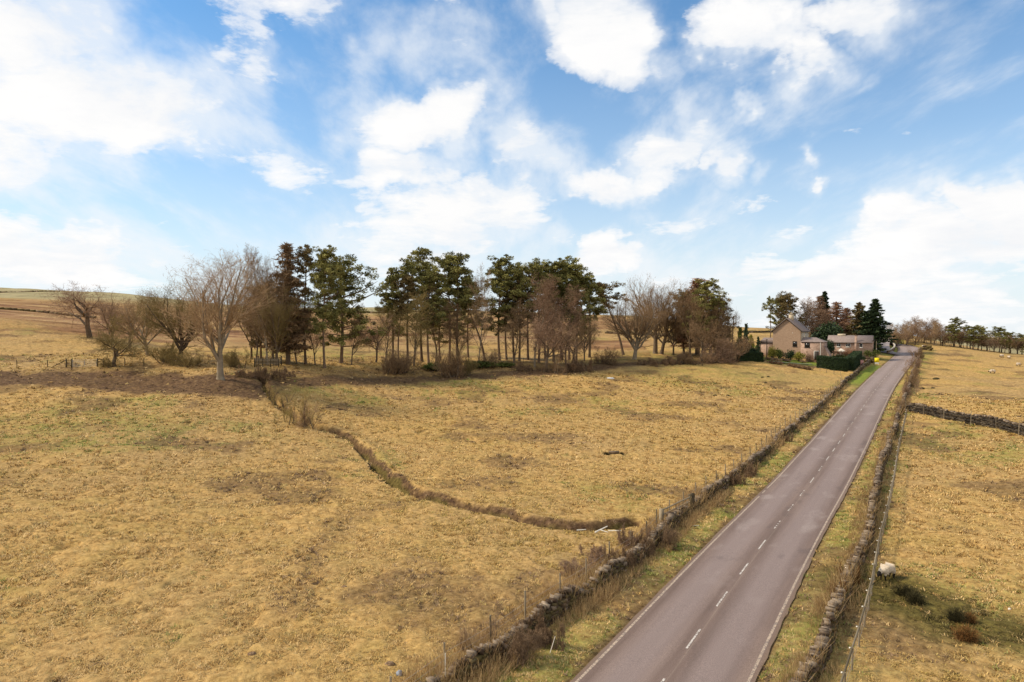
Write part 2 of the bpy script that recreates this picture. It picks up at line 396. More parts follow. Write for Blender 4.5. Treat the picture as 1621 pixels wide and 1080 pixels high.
M['bramble'] = tint_mat('dead_bramble', (0.11,0.068,0.04), (0.34,0.22,0.125), scale=1.5, b_str=0)
M['rusty'] = tint_mat('rusty_dead_fronds', (0.12,0.055,0.018), (0.30,0.15,0.05), scale=1.5, b_str=0)
M['rush'] = tint_mat('dark_rushes', (0.022,0.02,0.009), (0.085,0.07,0.03), scale=1.5, b_str=0)
M['wood'] = tint_mat('weathered_timber', (0.13,0.10,0.06), (0.30,0.24,0.16), scale=5.0)
M['wood_dark'] = tint_mat('dark_timber', (0.05,0.038,0.022), (0.13,0.10,0.06), scale=5.0)
M['wood_pale'] = tint_mat('pale_stripped_wood', (0.55,0.48,0.38), (0.8,0.74,0.62), scale=5.0)

def grass_col_nodes(nt, co):
    def nz(s, d=4, r=0.6, dist=0.0):
        n = N(nt, 'ShaderNodeTexNoise', i_Scale=s, i_Detail=float(d), i_Roughness=r, i_Distortion=dist)
        nt.links.new(co, n.inputs['Vector']); return n.outputs[0]
    big = nz(0.035, 4); mid = nz(0.28, 5, .6, .4); fine = nz(2.6, 5, 0.7, .3)
    straw = ramp(nt, fine, [(0.28, (0.20,0.112,0.037)), (0.42, (0.41,0.245,0.084)), (0.58, (0.54,0.34,0.123)), (0.78, (0.66,0.445,0.185))])
    olive = ramp(nt, fine, [(0.3, (0.24,0.165,0.04)), (0.7, (0.52,0.365,0.115))])
    brown = ramp(nt, fine, [(0.3, (0.20,0.12,0.055)), (0.7, (0.50,0.34,0.16))])
    c = mixc(nt, ramp(nt, mid, [(0.45, 0.0), (0.64, 0.45)]), straw, olive)
    c = mixc(nt, ramp(nt, big, [(0.45, 0.0), (0.62, 0.55)]), c, brown)
    return c, fine, mid, big
def ground_material():
    m, nt, b = new_mat('field_ground', 0.95, 0.05)
    geo = N(nt, 'ShaderNodeNewGeometry'); co = geo.outputs['Position']
    c, fine, mid, big = grass_col_nodes(nt, co)
    a1 = N(nt, 'ShaderNodeAttribute', attribute_name='masks'); s1 = N(nt, 'ShaderNodeSeparateColor'); nt.links.new(a1.outputs[0], s1.inputs[0])
    a2 = N(nt, 'ShaderNodeAttribute', attribute_name='masks_far'); s2 = N(nt, 'ShaderNodeSeparateColor'); nt.links.new(a2.outputs[0], s2.inputs[0])
    # dark gaps between tussocks, drawn out a little along the slope
    mp = N(nt, 'ShaderNodeMapping'); mp.inputs['Scale'].default_value = (0.8, 1.25, 1.0); nt.links.new(co, mp.inputs[0])
    hn = N(nt, 'ShaderNodeTexNoise', i_Scale=1.5, i_Detail=6.0, i_Roughness=0.72, i_Distortion=0.6); nt.links.new(mp.outputs[0], hn.inputs['Vector'])
    hole = ramp(nt, hn.outputs[0], [(0.30, 1.0), (0.41, 0.0)])
    c = mixc(nt, mth(nt, 'MULTIPLY', hole, 0.55), c, (0.13,0.075,0.03))
    pn = N(nt, 'ShaderNodeTexNoise', i_Scale=2.1, i_Detail=4.0, i_Roughness=0.62, i_Distortion=0.8); nt.links.new(mp.outputs[0], pn.inputs['Vector'])
    pit = mth(nt, 'MULTIPLY', ramp(nt, pn.outputs[0], [(0.27, 1.0), (0.335, 0.0)]), ramp(nt, mid, [(0.35, 1.0), (0.6, 0.35)]))
    c = mixc(nt, mth(nt, 'MULTIPLY', pit, 0.85), c, (0.055,0.030,0.014))
    green = ramp(nt, fine, [(0.3, (0.09,0.115,0.016)), (0.7, (0.27,0.29,0.06))])
    gm = mth(nt, 'MULTIPLY', s1.outputs[0], ramp(nt, mth(nt, 'ADD', mth(nt, 'MULTIPLY', fine, .45), mth(nt, 'MULTIPLY', mid, .55)), [(0.40, 0.15), (0.58, 1.0)]))
    c = mixc(nt, gm, c, green)
    mud = ramp(nt, fine, [(0.3, (0.035,0.019,0.011)), (0.55, (0.11,0.063,0.037)), (0.75, (0.25,0.155,0.085))])
    c = mixc(nt, mth(nt, 'MULTIPLY', s1.outputs[1], ramp(nt, hn.outputs[0], [(0.40, 1.0), (0.66, 0.72)])), c, mud)
    wet = ramp(nt, fine, [(0.3, (0.045,0.035,0.01)), (0.7, (0.19,0.15,0.04))])  # darker olive brown tone for that band and the ditch bottom
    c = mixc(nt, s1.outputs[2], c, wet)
    rust = ramp(nt, big, [(0.40, (0.15,0.07,0.032)), (0.5, (0.27,0.14,0.065)), (0.62, (0.43,0.27,0.12))])
    c = mixc(nt, s2.outputs[0], c, rust)
    c = mixc(nt, s2.outputs[1], c, ramp(nt, big, [(0.42, (0.26,0.225,0.12)), (0.6, (0.40,0.34,0.18))]))
    lawn = ramp(nt, fine, [(0.3, (0.15,0.18,0.03)), (0.7, (0.25,0.28,0.05))])
    c = mixc(nt, s2.outputs[2], c, lawn)
    nt.links.new(c, b.inputs['Base Color'])
    hh = mth(nt, 'ADD', mth(nt, 'MULTIPLY', fine, 0.4), hn.outputs[0])
    bump(nt, b, hh, 0.8, 0.22)
    return m
M['ground'] = ground_material()

def field_masks(x, y):
    r = np.hypot(x, y)
    n1 = fbm(x, y, 3.5, 41, 4); n2 = fbm(x, y, 18, 51, 3)
    dr, _, sr, ar = near_poly(x, y, ROAD, 16); dl, _, _, _ = near_poly(x, y, LANE, 10)
    green = np.clip(1-sst(5.8, 8.2, dr), 0, 1)*np.clip(0.40 + 1.9*(n1-0.42), 0, 1)*(dr > 3.3)
    green = np.maximum(green, 0.6*sst(.53, .68, n2)*sst(0.35, .6, n1))
    # a soft green flush in the left field and behind the trees
    g = at(195, 665); green = np.maximum(green, 0.55*np.exp(-(((x-g[0])/9)**2+((y-g[1])/5)**2)))
    g = at(60, 690); green = np.maximum(green, 0.4*np.exp(-(((x-g[0])/12)**2+((y-g[1])/5)**2)))
    g = at(1150, 590); green = np.maximum(green, 0.45*np.exp(-(((x-g[0])/22)**2+((y-g[1])/14)**2)))
    green = np.maximum(green, 0.4*sst(118, 150, r)*(x > -60)*(x < 40)*sst(.45,.6,n2))
    m1 = near_poly(x, y, MUD1, 14); m2 = near_poly(x, y, MUD2, 14); dd = near_poly(x, y, DITCH, 8); gl = near_poly(x, y, GULLY, 5)
    w = (n1-0.5)
    mud = np.maximum(1.0*(1-sst(3.2, 6.5, m1[0]+w*6)), 1.0*(1-sst(1.8, 5.5, m2[0]+w*6)))
    along = sst(15, 30, dd[3])
    mud = np.maximum(mud, (0.8+.2*along)*(1-sst(0.3, 0.75, dd[0]+w*1.8-.3*along*(dd[2] > 0))))
    mud = np.maximum(mud, 0.4*(1-sst(0.3, 1.6, gl[0]+w*3)))
    edge = (1-sst(3.3, 3.75, dr+w*1.2))*0.8; mud = np.maximum(mud, edge*(dr > 3.0)*(dr < 4.5))
    mud = np.maximum(mud, 0.6*sst(.56, .72, fbm(x, y, 6, 77, 4)))
    # leaf litter under the shelter belt
    tb = (m2[2] > 0)*(1-sst(5, 14, m2[0]))*0.9; mud = np.maximum(mud, tb*np.clip(0.35+1.6*w+.2, 0, 1))
    tb1 = (m1[2] > 0)*(1-sst(3, 8, m1[0]))*0.3; mud = np.maximum(mud, tb1*np.clip(0.5+1.6*w, 0, 1))
    wt = near_poly(x, y, DARK_BAND, 8); wet = 0.95*(1-sst(1.2, 4.2, wt[0]+w*4))*sst(28, 30, r + 4)
    wet = np.maximum(wet, 0.8*(1-sst(.15, .5, dd[0]+w*1.4)))
    rust = sst(170, 230, r + (n2-.5)*60)*(x < 0.15*y + 10)*np.clip(fbm(x, y, 70, 61, 4)*3.2-0.95, 0, 1)*(1-sst(800, 1100, r))
    rust = np.maximum(rust*np.where(x > -0.4*y, 0.85, 1), 0.75*sst(185, 240, r+(n2-.5)*50)*(1-sst(640, 900, r))*sst(-.38, -.5, x/np.maximum(y, 1))*(y > 0))
    az_ = x/np.maximum(y, 1); r_in = np.interp(az_, [-.75, -.6, -.45, 0.15, .25], [215, 172, 178, 205, 260])
    band = sst(-6, 10, r - r_in + (n2-.5)*40)*(1-sst(600, 900, r))*(y > 0)*(1-sst(.16, .24, az_))
    rust = np.maximum(rust, band*np.clip(.35 + 2.4*(fbm(x, y, 45, 63, 4)-.38), 0, .95))
    up = sst(750, 1000, r)*0.9
    lawn = np.zeros_like(x)
    def patch(u, v, ax, ay, s=1.0, rot=31):
        p = at(u, v); c_, s_ = math.cos(R(rot)), math.sin(R(rot)); X = (x-p[0])*c_-(y-p[1])*s_; Y = (x-p[0])*s_+(y-p[1])*c_
        return s*(1-sst(0.8, 1.1, np.maximum(np.abs(X)/ax, np.abs(Y)/ay)))
    for a in ((1240,571,9,6),(1300,578,6,4),(1215,548,12,5)): lawn = np.maximum(lawn, patch(*a))
    lawn = np.maximum(lawn, (1-sst(5.5, 8.0, dr+w*3))*(sr > 0)*(dr > 3.5)*sst(158, 168, r)*(1-sst(205, 212, r)))
    lawn = np.maximum(lawn, 0.8*(1-sst(3.2, 6.5, dl + w))*(dl > 2.5)*(dr > 3.5))
    return np.c_[green, mud, wet], np.c_[rust, up, lawn]

def build_ground():
    fine = np.radians(np.linspace(-41, 41, 1250)); coarse = np.radians(np.linspace(41, 319, 80))[1:-1]
    ang = np.r_[fine, coarse]
    r = [0.6, 2, 4, 7, 10, 13, 16, 18.5, 20.5]
    while r[-1] < 7000:
        q = r[-1]
        if q < 240: dr = min(max(q*q/9548*0.62, 0.07), 0.36) if q > 24 else 0.5
        else: dr = q*0.012
        r.append(q + dr)
    r = np.array(r); na, nr = len(ang), len(r)
    A, Rr = np.meshgrid(ang, r); x = (np.sin(A)*Rr).ravel(); y = (np.cos(A)*Rr).ravel()
    z = hgt(x, y); rr = np.hypot(x, y)
    near = rr < 330
    dr, _, _, _ = near_poly(x, y, ROAD, 8); dl, _, _, _ = near_poly(x, y, LANE, 8)
    off = sst(3.35, 4.1, dr)*sst(2.3, 3.0, dl)
    xn, yn = x[near], y[near]
    tus = fbm(xn, yn, 0.85, 5, 3, .6); rid = 1-np.abs(2*fbm(xn, yn, 2.6, 15, 3)-1)
    hole = np.clip(0.40 - fbm(xn, yn, 1.3, 25, 3), 0, 1)
    verge = 1-sst(6.5, 8, dr[near])
    z[near] += off[near]*((tus-0.5)*0.26*(1-.45*verge) + (rid-.5)*0.12 - hole*0.9*(1-verge))*np.where(rr[near] < 22, 0, 1)*(1-sst(250, 320, rr[near]))
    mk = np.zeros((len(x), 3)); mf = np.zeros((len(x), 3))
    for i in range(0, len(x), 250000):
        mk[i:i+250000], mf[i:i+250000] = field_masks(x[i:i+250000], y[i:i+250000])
    V = np.c_[x, y, z]
    i = np.arange(nr-1)[:, None]*na; j = np.arange(na)[None]; j2 = (j+1) % na
    Fc = np.stack([i+j, i+na+j, i+na+j2, i+j2], -1).reshape(-1, 4)[:, ::-1]
    V = np.vstack([V, [0, 0, V[:na, 2].mean()]])
    me = bpy.data.meshes.new('ground'); me.vertices.add(len(V)); me.vertices.foreach_set('co', V.astype(np.float32).ravel())
    tri = np.stack([np.full(na, len(V)-1), np.arange(na), (np.arange(na)+1) % na], 1)[:, ::-1]
    loops = np.r_[Fc.ravel(), tri.ravel()].astype(np.int32)
    tot = np.r_[np.full(len(Fc), 4), np.full(len(tri), 3)].astype(np.int32); st = np.r_[0, np.cumsum(tot)[:-1]].astype(np.int32)
    me.loops.add(len(loops)); me.loops.foreach_set('vertex_index', loops)
    me.polygons.add(len(tot)); me.polygons.foreach_set('loop_start', st); me.polygons.foreach_set('use_smooth', np.ones(len(tot), bool))
    me.update(calc_edges=True)
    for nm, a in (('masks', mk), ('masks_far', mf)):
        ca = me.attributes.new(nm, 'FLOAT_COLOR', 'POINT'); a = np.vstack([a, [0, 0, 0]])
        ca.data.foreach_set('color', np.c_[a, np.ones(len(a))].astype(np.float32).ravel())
    me.materials.append(M['ground']); o = bpy.data.objects.new('ground', me); C.objects.link(o)
    return tag(o, kind='structure')
ground = build_ground()

# ------------------------------------------------------------------ road
def road_material():
    m, nt, b = new_mat('worn_asphalt', 0.82, 0.35)
    uv = N(nt, 'ShaderNodeAttribute', attribute_name='tint'); sp = N(nt, 'ShaderNodeSeparateColor'); nt.links.new(uv.outputs[0], sp.inputs[0])
    acr, alo = sp.outputs[0], sp.outputs[1]           # across 0..1, along in metres / 300
    geo = N(nt, 'ShaderNodeNewGeometry')
    cb = N(nt, 'ShaderNodeCombineXYZ'); nt.links.new(mth(nt, 'MULTIPLY', acr, 7.0), cb.inputs[0]); nt.links.new(mth(nt, 'MULTIPLY', alo, 300*0.05), cb.inputs[1])
    streak = N(nt, 'ShaderNodeTexNoise', i_Scale=1.3, i_Detail=5.0, i_Roughness=0.6); nt.links.new(cb.outputs[0], streak.inputs['Vector'])
    cb2 = N(nt, 'ShaderNodeCombineXYZ'); nt.links.new(mth(nt, 'MULTIPLY', acr, 7.0), cb2.inputs[0]); nt.links.new(mth(nt, 'MULTIPLY', alo, 300*0.45), cb2.inputs[1])
    patchn = N(nt, 'ShaderNodeTexNoise', i_Scale=0.42, i_Detail=4.0, i_Roughness=0.55); nt.links.new(cb2.outputs[0], patchn.inputs['Vector'])
    grit = N(nt, 'ShaderNodeTexNoise', i_Scale=28.0, i_Detail=3.0, i_Roughness=0.7); nt.links.new(geo.outputs['Position'], grit.inputs['Vector'])
    c = ramp(nt, streak.outputs[0], [(0.3, (0.135,0.090,0.069)), (0.5, (0.18,0.122,0.096)), (0.72, (0.24,0.168,0.13))])
    # wheel tracks are polished paler and slightly purple
    tr = mth(nt, 'ABSOLUTE', mth(nt, 'SUBTRACT', mth(nt, 'PINGPONG', mth(nt, 'ADD', acr, 0.0), 0.5), 0.27))
    trk = ramp(nt, tr, [(0.06, 0.8), (0.18, 0.0)])
    c = mixc(nt, trk, c, (0.26,0.195,0.17))
    pm = ramp(nt, patchn.outputs[0], [(0.57, 0.0), (0.68, 0.45)])
    pm = mth(nt, 'MULTIPLY', pm, ramp(nt, alo, [(0.16, 0.12), (0.27, 1.0), (0.62, 1.0), (0.8, 0.5)]))
    c = mixc(nt, pm, c, (0.38,0.31,0.27))
    dk = ramp(nt, patchn.outputs[0], [(0.33, 0.35), (0.40, 0.0)])
    c = mixc(nt, dk, c, (0.10,0.073,0.064))
    c = mixc(nt, ramp(nt, alo, [(0.3, 0.0), (0.75, 0.38)]), c, (0.38,0.30,0.26))
    c = mixc(nt, mth(nt, 'MULTIPLY', ramp(nt, mth(nt, 'ABSOLUTE', mth(nt, 'SUBTRACT', acr, 0.518)), [(0.0, 1.0), (0.006, 0.0)]), 0.25), c, (0.36,0.28,0.2))
    c = mixc(nt, ramp(nt, mth(nt, 'ABSOLUTE', mth(nt, 'SUBTRACT', acr, 0.5)), [(0.46, 0.0), (0.5, 0.7)]), c, (0.20,0.13,0.075))
    c = mixc(nt, 0.75, c, mixc(nt, 1.0, c, ramp(nt, grit.outputs[0], [(0.3, 0.5), (0.7, 1.5)]), 'MULTIPLY'))
    nt.links.new(c, b.inputs['Base Color']); bump(nt, b, grit.outputs[0], 0.25, 0.01)
    return m
M['road'] = road_material()
M['lane'] = tint_mat('pale_worn_lane_tarmac', (0.20,0.165,0.145), (0.33,0.275,0.25), rough=.85, scale=1.2)
def frames(P):
    d = np.gradient(P[:, :2], axis=0); d /= np.linalg.norm(d, axis=1, keepdims=True); n = np.c_[d[:,1], -d[:,0]]
    s = np.r_[0, np.cumsum(np.linalg.norm(np.diff(P[:, :2], axis=0), axis=1))]; return d, n, s
def ribbon(P, offs, dz, step=0.6, jag=0.0):
    s = frames(P)[2]; t = np.arange(0, s[-1], step)
    Q = np.c_[[np.interp(t, s, P[:, i]) for i in range(3)]].T
    for i in range(2): Q[:, i] = smooth1(Q[:, i], 6)
    Q[:, 2] = np.interp(t, s, P[:, 2])
    d, n, s2 = frames(Q); offs = np.array(offs); k = len(offs)
    O = np.tile(offs[None], (len(Q), 1)).astype(float)
    if jag:
        O[:, 0] += (fbm(t, t*0+3, 1.1, 3, 3)-.5)*jag; O[:, -1] += (fbm(t, t*0+9, 1.1, 8, 3)-.5)*jag
    V = np.stack([Q[:,0:1]+n[:,0:1]*O, Q[:,1:2]+n[:,1:2]*O, Q[:,2:3]+dz-0.012*np.abs(O)], -1)
    i = np.arange(len(Q)-1)[:, None]*k; j = np.arange(k-1)[None]
    Fc = np.stack([i+j, i+j+1, i+k+j+1, i+k+j], -1).reshape(-1, 4)
    col = np.stack([(O-offs[0])/(offs[-1]-offs[0]), np.tile((t/300)[:, None], (1, k)), O*0], -1).reshape(-1, 3)
    return V.reshape(-1, 3), Fc, col, Q, n, t
V, Fc, col, RQ, RN, RT = ribbon(ROAD, np.linspace(-3.22, 3.22, 15), 0.03, jag=0.16)
b = MB(); b.add(V, Fc, 0, col); tag(b.build('road', M['road'], smooth=True), kind='structure')
V, Fc, col, LQ, LN, LT = ribbon(LANE, np.linspace(-2.3, 2.3, 7), 0.022, jag=0.2)
b = MB(); b.add(V, Fc, 0, col); tag(b.build('side_lane', M['lane'], smooth=True), kind='structure')
def paint_mat(name, c, wear):
    m, nt, b = new_mat(name, 0.75, 0.3)
    geo = N(nt, 'ShaderNodeNewGeometry'); n = N(nt, 'ShaderNodeTexNoise', i_Scale=9.0, i_Detail=5.0, i_Roughness=0.7); nt.links.new(geo.outputs['Position'], n.inputs['Vector'])
    cc = mixc(nt, ramp(nt, n.outputs[0], [(wear-.08, 1.0), (wear+.04, 0.0)]), c, (0.22,0.17,0.14)); nt.links.new(cc, b.inputs['Base Color']); return m
M['edge_paint'] = paint_mat('worn_cream_line_paint', (0.50,0.38,0.27), 0.51)
M['dash_paint'] = paint_mat('worn_white_line_paint', (0.66,0.60,0.52), 0.50)
def road_strip(name, o0, o1, s0, s1, mat, kind='structure'):
    i0 = max(0, int(s0/0.6)); i1 = min(len(RQ)-1, max(i0+1, int(round(s1/0.6))))
    t = np.linspace(s0, s1, max(2, i1-i0+1)); X = [np.interp(t, RT, RQ[:, i]) for i in range(3)]; nn = [np.interp(t, RT, RN[:, i]) for i in range(2)]
    A = np.stack([X[0]+nn[0]*o0, X[1]+nn[1]*o0, X[2]+0.035-0.012*abs(o0)], 1); B_ = np.stack([X[0]+nn[0]*o1, X[1]+nn[1]*o1, X[2]+0.035-0.012*abs(o1)], 1)
    k = len(t); return np.vstack([A, B_]), np.array([[i, k+i, k+i+1, i+1] for i in range(k-1)])
b = MB()
for a0, a1 in ((-3.02, -2.90), (2.90, 3.02)):
    # the left line is broken for short stretches where the verge has crept over it
    cuts = [(0, 82.5), (83.6, 84.8), (85.6, 210), (228, 300)] if a0 < 0 else [(0, 300)]
    for c0, c1 in cuts:
        c1 = min(c1, RT[-1]-1); v, f = road_strip('', a0, a1, c0, c1, 0); v[:, 2] += 0.001; b.add(v, f[:, ::-1] if False else f)
tag(b.build('road_edge_markings', M['edge_paint']), kind='structure')
b = MB(); rnd = random.Random(4); s = 41.0
while s < 235:
    L = 2.3
    # worn dashes: some survive only as crumbs of paint
    if rnd.random() < 0.5: segs = [(0, L)]
    else: segs = [(0, .5), (.75, .95), (1.3, 1.45), (1.9, L)]
    for p, q in segs:
        v, f = road_strip('', -0.045, 0.045, s+p, s+q, 0); b.add(v, f)
    s += 5.4
tag(b.build('road_centre_markings', M['dash_paint']), kind='structure')
b = MB(); v, f = road_strip('', -3.9, -3.1, 212, 226, 0)
# give-way dashes at the mouth of the lane
for i in range(9):
    s0 = 213 + i*1.3; v, f = road_strip('', -3.35, -3.1, s0, s0+.6, 0); b.add(v, f)
tag(b.build('junction_markings', M['dash_paint']), kind='structure')

# ------------------------------------------------------------------ walls of dry stone
def stone_mat():
    m, nt, b = new_mat('lichened_dry_stone', 0.95, 0.1)
    at_ = N(nt, 'ShaderNodeAttribute', attribute_name='tint'); sp = N(nt, 'ShaderNodeSeparateColor'); nt.links.new(at_.outputs[0], sp.inputs[0])
    geo = N(nt, 'ShaderNodeNewGeometry')
    def nz(s, d): 
        n = N(nt, 'ShaderNodeTexNoise', i_Scale=s, i_Detail=float(d), i_Roughness=0.65); nt.links.new(geo.outputs['Position'], n.inputs['Vector']); return n.outputs[0]
    n = nz(6, 5); n2 = nz(0.5, 3)
    c = ramp(nt, mth(nt, 'ADD', mth(nt, 'MULTIPLY', n, .4), mth(nt, 'MULTIPLY', sp.outputs[0], .6)), [(0.2, (0.045,0.029,0.018)), (0.58, (0.15,0.10,0.062)), (0.95, (0.44,0.34,0.25))])
    moss = ramp(nt, mth(nt, 'ADD', mth(nt, 'MULTIPLY', n2, .6), mth(nt, 'MULTIPLY', sp.outputs[1], .4)), [(0.42, 0.0), (0.58, 0.75)])
    c = mixc(nt, moss, c, (0.11,0.085,0.03))
    nt.links.new(c, b.inputs['Base Color']); bump(nt, b, n, 0.6, 0.04); return m
M['stone'] = stone_mat()
M['stone_shaded'] = tint_mat('shade_toned_stone', (0.022,0.016,0.011), (0.15,0.115,0.075), scale=5, contrast=(.25,.95))  # stone with the cross wall's backlit shade put into its colour
M['lichen'] = tint_mat('lichened_cope_stones', (0.06,0.038,0.024), (0.40,0.31,0.22), scale=9, contrast=(.28,.9))
def stones(b, c, h, yaw, tilt, r, col):
    """block of jittered stones; arrays: centre n3, half size n3, yaw n, tilt n"""
    n = len(c); s = np.array([[-1,-1,-1],[1,-1,-1],[1,1,-1],[-1,1,-1],[-1,-1,1],[1,-1,1],[1,1,1],[-1,1,1]], float)
    V = s[None]*h[:, None, :]*(1 + (r.random((n, 8, 3))-.5)*0.36)
    ct, st = np.cos(tilt)[:, None], np.sin(tilt)[:, None]
    x = V[..., 0]*ct - V[..., 2]*st; z = V[..., 0]*st + V[..., 2]*ct; y = V[..., 1]
    ca, sa = np.cos(yaw)[:, None], np.sin(yaw)[:, None]
    V = np.stack([x*ca-y*sa, x*sa+y*ca, z], -1) + c[:, None, :]
    q = np.array([[0,3,2,1],[4,5,6,7],[0,1,5,4],[1,2,6,5],[2,3,7,6],[3,0,4,7]])
    b.add(V.reshape(-1, 3), (np.arange(n)[:, None, None]*8+q[None]).reshape(-1, 4), 0, np.repeat(col, 8, 0))
def stone_wall(P, height, label, thick=0.55, seed=1, mat_body='stone', cope=True, ruin=0.25, dense=1.0, group=None, wobble=0.7):
    r = np.random.default_rng(seed); P = P.copy(); d, n, s = frames(P); L = s[-1]
    wv = (fbm(s, s*0+seed, 7.0, 5, 3)-.5)*wobble; P[:,0] += n[:,0]*wv; P[:,1] += n[:,1]*wv
    root = empty('dry_stone_wall', P[0]); body = MB(); cp = MB(); o = P[0]
    def pos(t, off): 
        x = np.interp(t, s, P[:,0]); y = np.interp(t, s, P[:,1]); nx = np.interp(t, s, n[:,0]); ny = np.interp(t, s, n[:,1]); z = np.interp(t, s, P[:,2])
        return x+nx*off-o[0], y+ny*off-o[1], z-o[2]
    def H(t): return height*(1 - ruin*np.clip(fbm(t, t*0+seed, 5.0, 7, 4)*3.0-1.15, 0, 1)) + (vnoise(t, t*0, .8, seed)-.5)*0.2
    t = 0.0; ts = []; ls = []
    while t < L:
        x = np.interp(t, s, P[:,0]); y = np.interp(t, s, P[:,1]); rr = math.hypot(x, y)
        l = 0.30*max(1.0, rr/55.0)/dense; ts.append(t); ls.append(l); t += l
    ts = np.array(ts); ls = np.array(ls)
    for side in (-1, 1):
        k = 0
        for course in range(9):
            lift = 0.13*np.maximum(1, ls/0.34); zc = (course+0.5)*lift
            keep = zc < H(ts) - 0.12
            if not keep.any(): break
            tt = ts[keep] + ls[keep]*(0.5*(course % 2)) + (r.random(keep.sum())-.5)*0.14; zz = zc[keep] if np.ndim(zc) else np.full(keep.sum(), zc)
            th = thick/2*(1-0.28*zz/height)
            off = side*(th-0.09) + (r.random(len(tt))-.5)*0.07
            X, Y, Z = pos(tt, off); yaw = np.arctan2(np.interp(tt, s, d[:,1]), np.interp(tt, s, d[:,0])) + (r.random(len(tt))-.5)*.25
            hs = np.c_[ls[keep]*(0.36+.2*r.random(len(tt))), np.full(len(tt), 0.13)+r.random(len(tt))*.04, lift[keep]*(0.40+.14*r.random(len(tt)))]
            stones(body, np.c_[X, Y, Z+zz-0.03], hs, yaw, (r.random(len(tt))-.5)*.16, r, np.c_[r.random(len(tt))**1.3*.85, r.random(len(tt)), r.random(len(tt))])
    # hearting: fills the middle so no light comes through
    tt = np.arange(0, L, max(0.6, ls.mean())); hh = H(tt)-0.16; k = len(tt); V = []
    for off, top in ((-1, 0), (-1, 1), (1, 1), (1, 0)):
        X, Y, Z = pos(tt, off*(thick/2-0.13)*(0.8 if top else 1.0)); V.append(np.c_[X, Y, Z + (hh if top else -0.4)])
    V = np.stack(V, 1).reshape(-1, 3); Fc = []
    for i in range(k-1):
        for a in range(3): Fc.append([i*4+a, i*4+a+1, i*4+4+a+1, i*4+4+a])
    body.add(V, Fc, 0, np.array([0.1, .5, .5]))
    body.build('wall_face', M[mat_body], root)
    if cope:
        tt = np.cumsum(np.full(int(L/0.16*1.0), 0.16)*1.0); rr = np.hypot(np.interp(tt, s, P[:,0]), np.interp(tt, s, P[:,1]))
        keep = r.random(len(tt)) < np.clip(60/rr, .35, .86)*(0.55+.9*vnoise(tt, tt*0, 2.3, seed+5)); tt = tt[keep]; rr = rr[keep]; big = np.clip(rr/60, 1, 2.2)
        X, Y, Z = pos(tt, (r.random(len(tt))-.5)*.2); yaw = np.arctan2(np.interp(tt, s, d[:,1]), np.interp(tt, s, d[:,0])) + (r.random(len(tt))-.5)*.5
        hs = np.c_[(0.035+.05*r.random(len(tt))**2)*big, 0.12+.10*r.random(len(tt)), 0.07+.09*r.random(len(tt))]
        stones(cp, np.c_[X, Y, Z+H(tt)-0.02], hs, yaw, 0.45+(r.random(len(tt))-.5)*1.2, r, np.c_[r.random(len(tt)), r.random(len(tt)), r.random(len(tt))])
        cp.build('cope_stones', M['lichen'], root)
    return tag(root, label, 'stone wall', group)
stone_wall(LEFTWALL, 1.0, 'long dry stone wall with mossy slumped stones between the left field and the road verge', seed=3, ruin=.35)
stone_wall(WALLTOP, 0.95, 'short dry stone wall running past the dark clipped hedge towards the yellow sign', seed=5, ruin=.1)
stone_wall(RIGHTWALL, .98, 'narrow dry stone wall with pale upright cope stones along the right road verge', seed=8, thick=.52, ruin=.5)
stone_wall(RIGHTWALL2, 1.0, 'far stretch of roadside dry stone wall overgrown with brown hawthorn', seed=9, ruin=.4)
stone_wall(CROSS, 1.3, 'tall dark dry stone wall crossing the right field behind a row of thin posts', seed=11, ruin=.12, thick=.6, mat_body='stone_shaded', wobble=.3)
for k, (pts, hh, lb) in enumerate([
    ([(-40,461,1180),(20,462,1180),(95,464,1150)], 3.2, 'dark wall line high on the moor at the far left skyline'),
    ([(560,492,900),(640,495,860),(760,497,840)], 2.6, 'thin dark wall line on the moor skyline between the two pine groups'),
    ([(960,529,370),(1010,531,360),(1080,534,330),(1120,537,310)], 1.5, 'dark field wall on the hillside behind the round bare tree'),
    ([(1170,529,400),(1200,528,410),(1240,528,420)], 1.5, 'dark hillside wall beyond the house garden conifers'),
    ([(-20,489,380),(60,488,385),(150,492,370)], 1.3, 'faint moor wall behind the yellow hill field at the left edge')]):
    Q = resample([atY(a, c) for a, b_, c in pts], 6.0); Q[:,2] = hgt(Q[:,0], Q[:,1])
    stone_wall(Q, hh, lb, seed=20+k, cope=False, ruin=.1, dense=.8)
Q = resample([atY(1457,229), atY(1466,228), atY(1474,226)], 2); Q[:,2] = hgt(Q[:,0], Q[:,1])
stone_wall(Q, 1.6, 'short stub of stone wall standing in the far corner of the right field', seed=31, cope=False)
